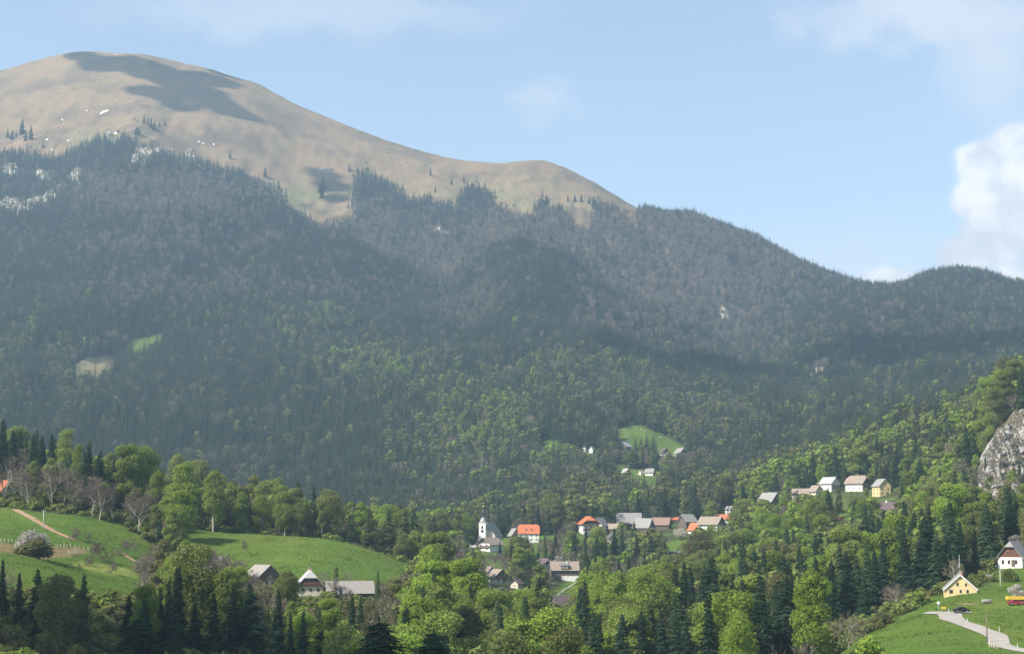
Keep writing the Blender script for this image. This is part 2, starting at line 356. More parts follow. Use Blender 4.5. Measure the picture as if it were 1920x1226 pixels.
M_ROAD = plain('pale_asphalt', (0.33, 0.295, 0.26), 0.95, 0.10, 0.25, 0.05)
M_TRACK = plain('dirt_track', (0.33, 0.205, 0.125), 0.95, 0.2, 0.5, 0.1)
M_GRAVEL = plain('stony_bank', (0.40, 0.38, 0.34), 0.95, 0.3, 0.8, 0.3)

def rock_mat(name, base, dark, moss, moss_amt, scale):
    m, t, out = new_mat(name)
    co = t.node('ShaderNodeTexCoord'); ge = t.node('ShaderNodeNewGeometry')
    mp = t.node('ShaderNodeMapping'); t.l.new(co.outputs['Object'], mp.inputs[0]); mp.inputs['Scale'].default_value = (1, 1, 0.35)
    n = t.noise(mp.outputs[0], scale, 8, 0.68)
    n2 = t.noise(co.outputs['Object'], scale * 0.35, 5, 0.6)
    col = t.mixc(t.ramp(n, 0.36, 0.62), c4(dark), c4(base))
    sp_ = t.node('ShaderNodeSeparateXYZ'); t.l.new(ge.outputs['Normal'], sp_.inputs[0])
    k_ = t.math('ADD', n2, t.math('MULTIPLY', sp_.outputs[2], 0.35))
    col = t.mixc(t.ramp(k_, 0.62 - moss_amt, 0.80 - moss_amt), col, c4(moss))
    b = t.node('ShaderNodeBsdfPrincipled'); t.put(b.inputs['Base Color'], col); b.inputs['Roughness'].default_value = 0.95
    b.inputs['Specular IOR Level'].default_value = 0.1
    bp = t.node('ShaderNodeBump'); bp.inputs['Strength'].default_value = 0.8; bp.inputs['Distance'].default_value = 1.5; t.put(bp.inputs['Height'], n)
    t.l.new(bp.outputs[0], b.inputs['Normal']); t.l.new(b.outputs[0], out.inputs[0])
    return m
M_CLIFF = rock_mat('cliff_limestone', (0.50, 0.485, 0.47), (0.27, 0.25, 0.235), (0.11, 0.095, 0.06), 0.05, 0.34)
M_ROCK = rock_mat('mountain_limestone', (0.60, 0.57, 0.52), (0.22, 0.20, 0.175), (0.12, 0.10, 0.06), 0.03, 0.16)
M_SCAR = rock_mat('earth_scar', (0.44, 0.34, 0.26), (0.26, 0.20, 0.155), (0.2, 0.16, 0.1), 0.0, 0.1)

m, t, out = new_mat('ground')
at = t.node('ShaderNodeAttribute', attribute_type='GEOMETRY', attribute_name='region')
co = t.node('ShaderNodeTexCoord')
n1 = t.noise(co.outputs['Object'], 0.02, 6, 0.62); n2 = t.noise(co.outputs['Object'], 0.35, 5, 0.65)
n3 = t.noise(co.outputs['Object'], 2.4, 4, 0.6)
v = t.math('ADD', 0.30, t.math('MULTIPLY', n1, 0.50)); v = t.math('ADD', v, t.math('MULTIPLY', n2, 0.62)); v = t.math('ADD', v, t.math('MULTIPLY', n3, 0.32)); v = t.math('ADD', v, t.math('MULTIPLY', t.math('SUBTRACT', t.noise(co.outputs['Object'], 0.11, 6, 0.7), 0.5), 0.5))
hs = t.node('ShaderNodeHueSaturation'); t.put(hs.inputs['Value'], v); t.put(hs.inputs['Color'], at.outputs['Color'])
t.put(hs.inputs['Hue'], t.math('ADD', 0.475, t.math('MULTIPLY', t.noise(co.outputs['Object'], 0.06, 6, 0.65), 0.05)))
b = t.node('ShaderNodeBsdfPrincipled'); t.l.new(hs.outputs[0], b.inputs['Base Color']); b.inputs['Roughness'].default_value = 1.0
b.inputs['Specular IOR Level'].default_value = 0.05
bp = t.node('ShaderNodeBump'); bp.inputs['Strength'].default_value = 0.7; bp.inputs['Distance'].default_value = 1.6; t.put(bp.inputs['Height'], n2)
t.l.new(bp.outputs[0], b.inputs['Normal']); t.l.new(b.outputs[0], out.inputs[0])
M_GROUND = m

# ------------------------------------------------------------------ small builders
def mesh_from(name, verts, faces, mats=(), fmat=None, smooth=False):
    me = bpy.data.meshes.new(name)
    me.from_pydata([tuple(v) for v in verts], [], [tuple(f) for f in faces])
    for m_ in mats: me.materials.append(m_)
    if fmat is not None: me.polygons.foreach_set('material_index', np.asarray(fmat, dtype=np.int32))
    if smooth: me.polygons.foreach_set('use_smooth', np.ones(len(me.polygons), bool))
    me.update()
    return me
def np_mesh(name, verts, loops, starts, mats=(), fmat=None, smooth=False):
    me = bpy.data.meshes.new(name)
    me.vertices.add(len(verts)); me.vertices.foreach_set('co', np.asarray(verts, np.float32).ravel())
    me.loops.add(len(loops)); me.loops.foreach_set('vertex_index', np.asarray(loops, np.int32))
    me.polygons.add(len(starts)); me.polygons.foreach_set('loop_start', np.asarray(starts, np.int32))
    for m_ in mats: me.materials.append(m_)
    if fmat is not None: me.polygons.foreach_set('material_index', np.asarray(fmat, np.int32))
    if smooth: me.polygons.foreach_set('use_smooth', np.ones(len(starts), bool))
    me.update(calc_edges=True)
    return me
def link(name, data, parent=None, loc=(0, 0, 0), rot=(0, 0, 0), scale=(1, 1, 1), **props):
    o = bpy.data.objects.new(name, data); C.objects.link(o)
    o.location = loc; o.rotation_euler = rot; o.scale = scale
    if parent is not None: o.parent = parent
    for k_, v_ in props.items(): o[k_] = v_
    return o
def bm_mesh(name, bm, mat, smooth=False):
    me = bpy.data.meshes.new(name); bmesh.ops.recalc_face_normals(bm, faces=bm.faces); bm.to_mesh(me); bm.free()
    me.materials.append(mat)
    if smooth: me.polygons.foreach_set('use_smooth', np.ones(len(me.polygons), bool))
    return me
def bm_box(bm, x0, x1, y0, y1, z0, z1):
    vs = [bm.verts.new(p) for p in ((x0, y0, z0), (x1, y0, z0), (x1, y1, z0), (x0, y1, z0), (x0, y0, z1), (x1, y0, z1), (x1, y1, z1), (x0, y1, z1))]
    for f in ((0, 3, 2, 1), (4, 5, 6, 7), (0, 1, 5, 4), (1, 2, 6, 5), (2, 3, 7, 6), (3, 0, 4, 7)): bm.faces.new([vs[i] for i in f])
def box_mesh(name, mat, *b):
    bm = bmesh.new(); bm_box(bm, *b); return bm_mesh(name, bm, mat)
def lathe_mesh(name, mat, prof, n=10, smooth=True):
    bm = bmesh.new(); rings = []
    for (r, z) in prof:
        rings.append([bm.verts.new((r * math.cos(2 * math.pi * i / n), r * math.sin(2 * math.pi * i / n), z)) for i in range(n)])
    for a_, b_ in zip(rings[:-1], rings[1:]):
        for i in range(n): bm.faces.new((a_[i], a_[(i + 1) % n], b_[(i + 1) % n], b_[i]))
    bm.faces.new(rings[0][::-1]); bm.faces.new(rings[-1])
    return bm_mesh(name, bm, mat, smooth)

# ------------------------------------------------------------------ terrain mesh with region colours
def in_poly(x, y, poly):
    inside = np.zeros(np.shape(x), bool); n = len(poly); j = n - 1
    for i in range(n):
        xi, yi = poly[i]; xj, yj = poly[j]
        with np.errstate(divide='ignore', invalid='ignore'):
            c = ((yi > y) != (yj > y)) & (x < (xj - xi) * (y - yi) / (yj - yi + 1e-12) + xi)
        inside ^= c; j = i
    return inside
TREELINE = [(-400, 300), (0, 296), (60, 288), (100, 300), (130, 283), (190, 268), (232, 258), (250, 268), (290, 288), (340, 308), (400, 318), (450, 328), (490, 356), (530, 378), (556, 415), (600, 428),
            (640, 424), (664, 405), (664, 332), (690, 330), (735, 352), (772, 384), (800, 368), (855, 392), (872, 350), (905, 356), (935, 392), (972, 418), (1000, 415), (1008, 384), (1055, 394),
            (1082, 428), (1108, 430), (1114, 386), (1160, 402), (1190, 424), (1206, 400), (1212, 380), (1300, 300), (2400, 0)]
tlx = [p[0] for p in TREELINE]; tly = [p[1] for p in TREELINE]
def above_treeline(px, py): return py < np.interp(px, tlx, tly)
MEADOWS = [   # photo outline of open grass, distance range
 ([(-700, 1200), (-700, 925), (0, 950), (60, 958), (150, 966), (232, 984), (258, 1000), (300, 1040), (340, 1080), (335, 1120), (280, 1132), (200, 1130), (0, 1108), (-700, 1108)], 430, 710),
 ([(325, 986), (420, 996), (520, 1000), (620, 1005), (690, 1020), (745, 1040), (795, 1064), (770, 1100), (700, 1118), (600, 1102), (440, 1098), (360, 1060)], 560, 730),
 ([(1550, 1400), (1570, 1230), (1600, 1200), (1650, 1172), (1700, 1150), (1735, 1132), (1742, 1118), (1790, 1110), (1850, 1098), (1890, 1086), (3000, 1060), (3000, 1500)], 200, 560),
 ([(1855, 1098), (1862, 1062), (1880, 1058), (3000, 1040), (3000, 1100)], 470, 620),
 ([(895, 1012), (1010, 1004), (1090, 1002), (1090, 1040), (1040, 1048), (960, 1040), (900, 1042)], 1050, 1300),
 ([(1040, 1100), (1085, 1080), (1130, 1075), (1110, 1110), (1060, 1140), (1030, 1150)], 780, 1030),
 ([(1130, 1070), (1180, 1045), (1240, 1018), (1290, 1005), (1290, 1030), (1230, 1045), (1170, 1085), (1120, 1100)], 950, 1250),
 ([(1152, 812), (1168, 798), (1190, 796), (1230, 808), (1284, 836), (1292, 854), (1250, 856), (1165, 852)], 1780, 2080),
 ([(1004, 828), (1030, 824), (1080, 842), (1104, 850), (1090, 868), (1012, 866)], 1640, 1960),
 ([(1142, 866), (1180, 878), (1242, 884), (1250, 910), (1180, 914), (1146, 896)], 1480, 1740),
 ([(128, 692), (160, 670), (212, 664), (218, 695), (185, 720), (132, 718)], 2150, 2750),
 ([(240, 640), (302, 626), (308, 646), (270, 664), (222, 672)], 2300, 2800),
 ([(70, 735), (92, 732), (90, 746), (68, 746)], 2000, 2500),
 ([(640, 962), (690, 958), (690, 974), (640, 976)], 1350, 1750),
]
PXG, PYG = world_px(XX, YY, ZG)
vis = EG >= ECUM - 0.0012
colr = np.empty((NC, NR, 3)); colr[:] = (0.048, 0.055, 0.024)                       # woodland floor
vg = sstep(930, 1000, YY) * (1 - sstep(1290, 1340, YY)) * ((PXG > 770) & (PXG < 1700))
colr = colr + vg[..., None] * (np.array([0.088, 0.118, 0.032]) - colr) * sstep(-0.5, 0.1, fbm(XX / 30, YY / 30, 3))[..., None]
fw_ = 1 - sstep(620, 760, YY)
colr = colr + fw_[..., None] * (np.array([0.062, 0.082, 0.026]) - colr)
alp = above_treeline(PXG, PYG) & (YY > 3350)
alp |= (YY > 4170) & (PXG < 1200)
n_a = fbm(XX / 150 + 2, YY / 110, 5, 0.6); n_b = fbm(XX / 45, YY / 60 + 4, 4, 0.6)
tan_ = np.array([0.225, 0.150, 0.092]); pur = np.array([0.128, 0.084, 0.064]); grn = np.array([0.175, 0.165, 0.080])
n_c = fbm(XX / 14, YY / 40 + 4, 3, 0.6)
mixp = sstep(-0.25, 0.55, n_a + 0.4 * n_b + 0.45 * n_c)[..., None]
ac = tan_ * (1 - mixp) + pur * mixp
gsel = (np.exp(-((PXG - 555) / 60) ** 2 - ((PYG - 375) / 22) ** 2) + 0.8 * np.exp(-((PXG - 200) / 60) ** 2 - ((PYG - 262) / 14) ** 2) + 0.5 * np.exp(-((PXG - 950) / 160) ** 2 - ((PYG - 375) / 30) ** 2) + 0.28)
gsel = np.clip(gsel * sstep(-0.3, 0.5, n_b + 0.3), 0, 1)[..., None]
ac = ac * (1 - gsel) + grn * gsel
alpf = alp.astype(float)
colr = colr * (1 - alpf[..., None]) + ac * alpf[..., None]
brn = ((YY > 2700) & ~alp)
colr[brn] = (0.062, 0.055, 0.038)
colr[brn & (YY > 3230)] = (0.135, 0.102, 0.082)
msk = np.zeros((NC, NR), bool)
wob = fbm(XX / 30, YY / 30, 3) * 5
for poly, lo, hi in MEADOWS:
    mm = in_poly(PXG + wob, PYG + wob * 0.3, poly) & (YY > lo) & (YY < hi)
    msk |= mm
mg = np.array([0.080, 0.130, 0.022]); my = np.array([0.150, 0.175, 0.036])
mf = sstep(-0.2, 0.5, fbm(XX / 60 + 8, YY / 60, 4, 0.6))[..., None]
mc = mg * (1 - 0.35 * mf) + my * 0.35 * mf
colr[msk] = mc[msk]
cl1 = in_poly(PXG, PYG, MEADOWS[10][0]) & (YY > 2200) & (YY < 2700); colr[cl1] = (0.20, 0.17, 0.09)
dmf = in_poly(PXG, PYG, [(-300, 1014), (0, 1018), (60, 1024), (150, 1026), (165, 1034), (140, 1042), (70, 1048), (0, 1034), (-300, 1030)]) & (YY > 545) & (YY < 640)
colr[dmf] = (0.205, 0.155, 0.075)
yst = in_poly(PXG, PYG, [(150, 1052), (230, 1062), (265, 1076), (262, 1084), (200, 1076), (130, 1058)]) & (YY > 545) & (YY < 660)
colr[yst] = (0.185, 0.215, 0.05)
colr[(YY < 300) & (XX < 60)] = (0.05, 0.07, 0.025)
for it in range(1):
    colr[1:-1, 1:-1] = (colr[1:-1, 1:-1] * 2 + colr[:-2, 1:-1] + colr[2:, 1:-1] + colr[1:-1, :-2] + colr[1:-1, 2:]) / 6

extra = np.array([-160.0, -40.0, 0.0, 22.0])
XE = AC[:, None] * np.array([220.0, 90.0, 60.0, 46.0])[None, :] * 1.0
ZE = np.repeat(np.array([9.0, 0.5, -1.75, -3.4])[None, :], NC, 0)
VX = np.concatenate([XE, XX], 1); VY = np.concatenate([np.repeat(extra[None, :], NC, 0), YY], 1); VZ = np.concatenate([ZE, ZG], 1)
VCOL = np.concatenate([np.repeat(colr[:, :1], 4, 1), colr], 1)
NR2 = NR + 4
ii, jj = np.meshgrid(np.arange(NC - 1), np.arange(NR2 - 1), indexing='ij')
q = (ii * NR2 + jj).ravel()
loops = np.stack([q, q + NR2, q + NR2 + 1, q + 1], 1).ravel()
me = np_mesh('ground', np.stack([VX, VY, VZ], -1).reshape(-1, 3), loops, np.arange(len(q)) * 4, [M_GROUND], None, True)
ca = me.color_attributes.new('region', 'FLOAT_COLOR', 'POINT')
ca.data.foreach_set('color', np.concatenate([VCOL, np.ones((NC, NR2, 1))], -1).reshape(-1).astype(np.float32))
ground = link('ground', me, kind='structure', label='alpine valley floor, wooded slopes and bare grassy mountain')

def strip(name, pts, half, mat, lift=0.12, step=2.0, kind='structure', label=None):
    """road or track draped over the ground along photo pixels"""
    P = [ground_at(x, y, lo, hi) for (x, y, lo, hi) in pts]
    dense = []
    hw = np.atleast_1d(half).astype(float)
    hw = np.interp(np.linspace(0, 1, len(P)), np.linspace(0, 1, len(hw)), hw)
    def cr(p0, p1, p2, p3, t_): return 0.5 * ((2 * p1) + (p2 - p0) * t_ + (2 * p0 - 5 * p1 + 4 * p2 - p3) * t_ * t_ + (3 * p1 - p0 - 3 * p2 + p3) * t_ ** 3)
    for i in range(len(P) - 1):
        p0 = P[max(i - 1, 0)]; p3 = P[min(i + 2, len(P) - 1)]
        n = max(3, int((P[i + 1] - P[i]).length / step))
        for k_ in range(n): dense.append((cr(p0, P[i], P[i + 1], p3, k_ / n), hw[i] + (hw[i + 1] - hw[i]) * k_ / n))
    dense.append((P[-1], hw[-1]))
    verts = []; faces = []; m_ = 6
    for i, (p, h_) in enumerate(dense):
        a_ = dense[max(i - 1, 0)][0]; b_ = dense[min(i + 1, len(dense) - 1)][0]
        d_ = Vector((b_.x - a_.x, b_.y - a_.y, 0)).normalized(); nrm = Vector((d_.y, -d_.x, 0))
        for s in range(m_ + 1):
            r_ = (s / m_ * 2 - 1) * h_ * (1 + 0.05 * math.sin(i * 0.7 + s))
            x_, y_ = p.x + nrm.x * r_, p.y + nrm.y * r_
            verts.append((x_, y_, float(H(x_, y_)) + lift))
    for i in range(len(dense) - 1):
        for s in range(m_):
            k_ = i * (m_ + 1) + s; faces.append((k_, k_ + 1, k_ + m_ + 2, k_ + m_ + 1))
    o = link(name, mesh_from(name, verts, faces, [mat], None, True), kind=kind)
    if label: o['label'] = label
    return o
# ------------------------------------------------------------------ haze: the air itself
def haze_box():
    bm = bmesh.new(); bm_box(bm, -7600, 7600, -260, 6000, -75, 1330)
    m, t, out = new_mat('haze_air')
    pv = t.node('ShaderNodeVolumePrincipled')
    pv.inputs['Color'].default_value = (0.58, 0.81, 1.0, 1); pv.inputs['Density'].default_value = HAZE_DENSITY
    pv.inputs['Anisotropy'].default_value = 0.25
    t.l.new(pv.outputs[0], out.inputs['Volume'])
    return link('haze', bm_mesh('haze', bm, m), kind='stuff', label='thin blue spring haze filling the valley')
haze_box()

# ------------------------------------------------------------------ roads and tracks
road = strip('road', [(2010, 1232, 300, 520), (1960, 1228, 300, 520), (1915, 1219, 300, 520), (1875, 1208, 300, 520), (1868, 1192, 300, 520), (1838, 1180, 300, 520),
                      (1802, 1167, 300, 520), (1783, 1158, 300, 520), (1782, 1152, 300, 520), (1770, 1149.5, 300, 520)], [1.7, 1.7, 1.8, 2.2, 2.5, 2.3, 2.3, 2.8, 3.0, 2.2], M_ROAD, 0.12, label='pale narrow road winding down the right meadow')
lane = strip('lane', [(1735, 1149, 400, 520), (1765, 1149.2, 400, 520), (1800, 1148.6, 400, 520), (1822, 1149, 400, 520)], [1.0, 1.3, 1.3, 0.6], M_ROAD, 0.2, label='pale lane crossing the top of the right meadow')
track = strip('dirt_track', [(28, 955, 600, 720), (45, 964, 600, 720), (80, 984, 600, 720), (110, 1000, 600, 720), (140, 1012, 600, 720), (158, 1017, 600, 720)], [1.3, 1.3, 1.4, 1.2, 0.9, 0.5], M_TRACK, 0.14, label='reddish dirt track running down the left meadow')
track2 = strip('dirt_track', [(228, 1036, 560, 690), (240, 1044, 560, 690), (252, 1052, 560, 690), (262, 1056, 560, 690)], [0.5, 0.9, 0.9, 0.6], M_TRACK, 0.14, label='short reddish bare strip beside the leafless orchard trees')
path1 = strip('path', [(1044, 1118, 780, 1050), (1060, 1104, 780, 1050), (1082, 1090, 780, 1050), (1110, 1078, 780, 1050), (1136, 1070, 780, 1080)], [0.25, 0.4, 0.4, 0.4, 0.25], M_GRAVEL, 0.16, label='faint pale path climbing the grass below the village')

# ------------------------------------------------------------------ houses
GUARD = []       # photo boxes that must stay visible: x0, y0, x1, y1, distance
def guard(x0, y0, x1, y1, D, part=0.5): GUARD.append((x0, y0, x1, y0 + (y1 - y0) * (1.0 if D < 560 else part), D))
WIN_F = box_mesh('window_frame', M_FRAME, -0.5, 0.5, -0.05, 0.10, -0.5, 0.5)
WIN_FW = box_mesh('window_frame_white', M_WFRAME, -0.5, 0.5, -0.05, 0.10, -0.5, 0.5)
def pane_mesh():
    bm = bmesh.new()
    for x0, x1 in ((-0.40, -0.03), (0.03, 0.40)): bm_box(bm, x0, x1, -0.13, -0.04, -0.42, 0.42)
    return bm_mesh('window_pane', bm, M_GLASS)
WIN_P = pane_mesh()
DOOR = box_mesh('door_leaf', M_TIMBER, -0.5, 0.5, -0.09, 0.10, 0.0, 1.0)
DOORH = box_mesh('door_handle', M_METAL, 0.30, 0.38, -0.16, -0.08, 0.46, 0.50)
CHIM = box_mesh('chimney', M_BRICK, -0.5, 0.5, -0.5, 0.5, 0.0, 1.0)
CHIMW = box_mesh('chimney_white', M_WHITE, -0.5, 0.5, -0.5, 0.5, 0.0, 1.0)
CAP = box_mesh('chimney_cap', M_GREYROOF, -0.62, 0.62, -0.62, 0.62, 1.0, 1.1)
def add_window(root, side, u, z, W, L, w_=1.0, h_=1.2, white=False):
    """side: 0 front gable, 1 right eave wall, -1 left eave wall"""
    if side == 0: loc, rz = (u, -L / 2, z), 0
    elif side == 1: loc, rz = (W / 2, u, z), math.pi / 2
    else: loc, rz = (-W / 2, u, z), -math.pi / 2
    f = link('window', WIN_FW if white else WIN_F, root, loc, (0, 0, rz), (w_, 1, h_))
    link('pane', WIN_P, f)
def roof_mesh(W, L, He, Rh, hip, ov, ovg, mat, th=0.22):
    bm = bmesh.new()
    sl = Rh / (W / 2); xe = W / 2 + ov; ze = He - ov * sl; yr = L / 2 + ovg; zr = He + Rh
    hl = min(hip * (W / 2) * 0.9, L * 0.45)
    zk = zr - hip * (zr - ze); xk = xe * hip
    V = lambda *p: bm.verts.new(p)
    def slope(s):
        if hip < 0.01: return [V(s * xe, -yr, ze), V(s * xe, yr, ze), V(0, yr, zr), V(0, -yr, zr)]
        if hip > 0.98: return [V(s * xe, -yr, ze), V(s * xe, yr, ze), V(0, yr - hl, zr), V(0, -yr + hl, zr)]
        return [V(s * xe, -yr, ze), V(s * xe, yr, ze), V(s * xk, yr, zk), V(0, yr - hl, zr), V(0, -yr + hl, zr), V(s * xk, -yr, zk)]
    fs = [bm.faces.new(slope(1)), bm.faces.new(slope(-1)[::-1])]
    if hip >= 0.01:
        for sy in (-1, 1):
            a_ = [V(-xk if hip < 0.98 else -xe, sy * yr, zk if hip < 0.98 else ze), V(xk if hip < 0.98 else xe, sy * yr, zk if hip < 0.98 else ze), V(0, sy * (yr - hl), zr)]
            fs.append(bm.faces.new(a_ if sy < 0 else a_[::-1]))
    bmesh.ops.remove_doubles(bm, verts=bm.verts, dist=1e-4)
    bmesh.ops.recalc_face_normals(bm, faces=bm.faces)
    for f in bm.faces:
        if f.normal.z < 0: f.normal_flip()
    bmesh.ops.solidify(bm, geom=list(bm.faces), thickness=-th)
    return bm_mesh('roof', bm, mat)
def wall_mesh(W, L, He, Rh, hip, mat, z0=-2.5, inset=0.0, ztop=None):
    w2, l2 = W / 2 - inset, L / 2 - inset
    zr = He + Rh - 0.12
    if hip > 0.98: prof = [(-w2, z0), (w2, z0), (w2, He), (-w2, He)]
    elif hip > 0.01: prof = [(-w2, z0), (w2, z0), (w2, He - 0.02), (w2 * hip, zr - hip * Rh), (-w2 * hip, zr - hip * Rh), (-w2, He - 0.02)]
    else: prof = [(-w2, z0), (w2, z0), (w2, He - 0.02), (0, zr), (-w2, He - 0.02)]
    if ztop is not None: prof = [(-w2, z0), (w2, z0), (w2, ztop), (-w2, ztop)]
    bm = bmesh.new()
    a_ = [bm.verts.new((x, -l2, z)) for x, z in prof]; b_ = [bm.verts.new((x, l2, z)) for x, z in prof]
    bm.faces.new(a_); bm.faces.new(b_[::-1]); n = len(prof)
    for i in range(n): bm.faces.new((a_[i], b_[i], b_[(i + 1) % n], a_[(i + 1) % n]))
    return bm_mesh('wall', bm, mat)
def gable_mesh(W, L, z0, He, Rh, hip, mat, end, proud=0.04):
    """board cladding on the upper part of a gable end"""
    w2 = W / 2 + proud; zr = He + Rh - 0.14; bm = bmesh.new()
    xat = lambda z: min(w2, max(0.0, (zr - z) / Rh * (W / 2)))
    prof = [(-w2, z0), (w2, z0)] + ([(w2, He - 0.05)] if z0 < He - 0.06 else [])
    if z0 >= He - 0.06: prof = [(-xat(z0), z0), (xat(z0), z0)]
    if hip > 0.01: zk = zr - hip * Rh; prof += [(xat(zk), zk), (-xat(zk), zk)]
    else: prof += [(0, zr)]
    if z0 < He - 0.06: prof += [(-w2, He - 0.05)]
    for y0, y1 in ((-L / 2 - proud, -L / 2 + 0.05),) if end < 0 else ((L / 2 - 0.05, L / 2 + proud),):
        a_ = [bm.verts.new((x, y0, z)) for x, z in prof]; b_ = [bm.verts.new((x, y1, z)) for x, z in prof]
        bm.faces.new(a_); bm.faces.new(b_[::-1]); n = len(prof)
        for i in range(n): bm.faces.new((a_[i], b_[i], b_[(i + 1) % n], a_[(i + 1) % n]))
    return bm_mesh('gable', bm, mat)
def barge_mesh(W, L, He, Rh, ov, ovg, mat):
    bm = bmesh.new(); sl = Rh / (W / 2); xe = W / 2 + ov; ze = He - ov * sl; zr = He + Rh; y = -(L / 2 + ovg)
    for s in (-1, 1):
        p = [(s * xe, ze + 0.06), (0, zr + 0.06), (0, zr - 0.32), (s * xe, ze - 0.30)]
        a_ = [bm.verts.new((x, y - 0.06, z)) for x, z in p]; b_ = [bm.verts.new((x, y - 0.004, z)) for x, z in p]
        bm.faces.new(a_); bm.faces.new(b_[::-1])
        for i in range(4): bm.faces.new((a_[i], b_[i], b_[(i + 1) % 4], a_[(i + 1) % 4]))
    return bm_mesh('barge_board', bm, mat)
def house(name, label, x, y, D, W, L, He, Rh, yaw, wall, roof, hip=0.0, gable=None, gz=None, ov=0.7, ovg=0.6, chimney=None, wins='auto', door=True, cat='house',
          barge=None, white_win=False, dormers=0, balcony=(), g=None, sink=0.0, group=None, dorm_mat=None):
    p = ground_at(x, y, D - 130, D + 130, D); p.z -= sink
    root = link(name, None, None, p, (0, 0, math.radians(yaw) - math.atan2(p.x, p.y)), label=label, category=cat)
    if group: root['group'] = group
    link('wall', wall_mesh(W, L, He, Rh, hip, wall), root)
    rf = link('roof', roof_mesh(W, L, He, Rh, hip, ov, ovg, roof), root)
    if gable:
        for fr in (-1, 1): link('gable', gable_mesh(W, L, gz if gz is not None else He * 0.55, He, Rh, hip, gable, fr), root)
    if barge: link('barge_board', barge_mesh(W, L, He, Rh, ov, ovg, barge), root)
    if chimney is not None:
        cx, cy = chimney[:2]; zt = He + Rh * (1 - abs(cx) / (W / 2))
        ch = link('chimney', CHIMW if len(chimney) > 2 else CHIM, rf, (cx, cy, zt - 0.4), (0, 0, 0), (0.8, 0.8, 1.6)); link('cap', CAP, ch)
    if wins == 'auto':
        n = max(2, int(W / 3.2)); zs = [1.5] + ([4.1] if He > 4.6 else [])
        for z in zs:
            for k_ in range(n): add_window(root, 0, -W / 2 + W * (k_ + 0.5) / n, z, W, L, 0.95, 1.15, white_win)
            nl = max(2, int(L / 3.4))
            for s in (-1, 1):
                for k_ in range(nl): add_window(root, s, -L / 2 + L * (k_ + 0.5) / nl, z, W, L, 0.95, 1.15, white_win)
        if Rh > 3: add_window(root, 0, 0, He + Rh * 0.30, W, L, 1.0, 1.1, white_win)
    elif wins:
        for (s, u, z, a_, b_) in wins: add_window(root, s, u, z, W, L, a_, b_, white_win)
    if door:
        d = link('door', DOOR, root, (W * 0.13, -L / 2 - 0.01, 0), (0, 0, 0), (1.05, 1, 2.1)); link('handle', DOORH, d)
    for k_ in range(dormers):
        dm = link('dormer', dormer_mesh(dorm_mat or roof), rf, (W / 2 * 0.62, (k_ - (dormers - 1) / 2) * 3.6, He + Rh * 0.30), (0, 0, math.pi / 2))
        link('pane', WIN_P, dm, (0, -0.72, 0.55), (0, 0, 0), (0.9, 1, 0.6))
    for (z, depth) in balcony:
        link('balcony', balcony_mesh(W, depth), root, (0, -L / 2, z))
    r_ = max(W, L) * 0.55 * F / (p.y * CP); hgt = (He + Rh) * F / (p.y * CP)
    qx, qy = world_px(p.x, p.y, p.z)
    if g is None: guard(qx - r_ * 0.9, qy - hgt, qx + r_ * 0.9, qy - hgt * 0.18, p.y)
    elif g: guard(*g, p.y)
    return root
def dormer_mesh(mat):
    bm = bmesh.new()
    pr = [(-0.9, 0), (0.9, 0), (0.9, 0.75), (0, 1.35), (-0.9, 0.75)]
    a_ = [bm.verts.new((x, -0.62, z)) for x, z in pr]; b_ = [bm.verts.new((x, 1.6, z)) for x, z in pr]
    bm.faces.new(a_); bm.faces.new(b_[::-1])
    for i in range(5): bm.faces.new((a_[i], b_[i], b_[(i + 1) % 5], a_[(i + 1) % 5]))
    return bm_mesh('dormer', bm, mat)
def balcony_mesh(W, depth):
    bm = bmesh.new(); bm_box(bm, -W / 2, W / 2, -depth, 0.05, -0.12, 0.04)
    bm_box(bm, -W / 2, W / 2, -depth, -depth + 0.08, 0.22, 1.0)
    for s in (-1, 1): bm_box(bm, s * W / 2 - 0.05, s * W / 2 + 0.05, -depth + 0.1, 0.04, 0.22, 1.0)
    return bm_mesh('balcony', bm, M_REDWOOD)

# right foreground
house('yellow_house', 'yellow house with steep white-edged gable and tall chimney above the right meadow', 1800, 1112, 495, 8.9, 9.0, 1.4, 4.0, 2, M_YELLOW, M_GREYROOF, 0, None, None, 0.35, 0.45,
      (0.4, 1.2), [(0, -2.6, 0.7, 1.1, 1.1), (0, 0.0, 0.75, .6, 1.0), (0, 1.9, .75, .7, 1.0), (0, -0.8, 2.7, .7, 1.0), (0, 1.5, 2.6, .6, .8), (0, 0.2, 4.3, .4, .4)], False, barge=M_WFRAME, g=(1766, 1074, 1836, 1112))
house('gabled_house', 'white house with dark red-brown boarded gable at the right edge', 1903, 1061, 548, 7.6, 12, 2.9, 4.6, -14, M_WHITE, M_GREYROOF, 0.3, M_REDWOOD, 2.9, 0.7, 0.7, None,
      [(0, -2.2, 1.4, .8, 1.3), (0, -0.3, 1.4, .8, 1.3), (0, 1.9, 1.4, .8, 1.3), (0, -0.6, 4.3, .6, .9), (1, -3, 1.4, .9, 1.2)], True, g=(1880, 1016, 1925, 1062))
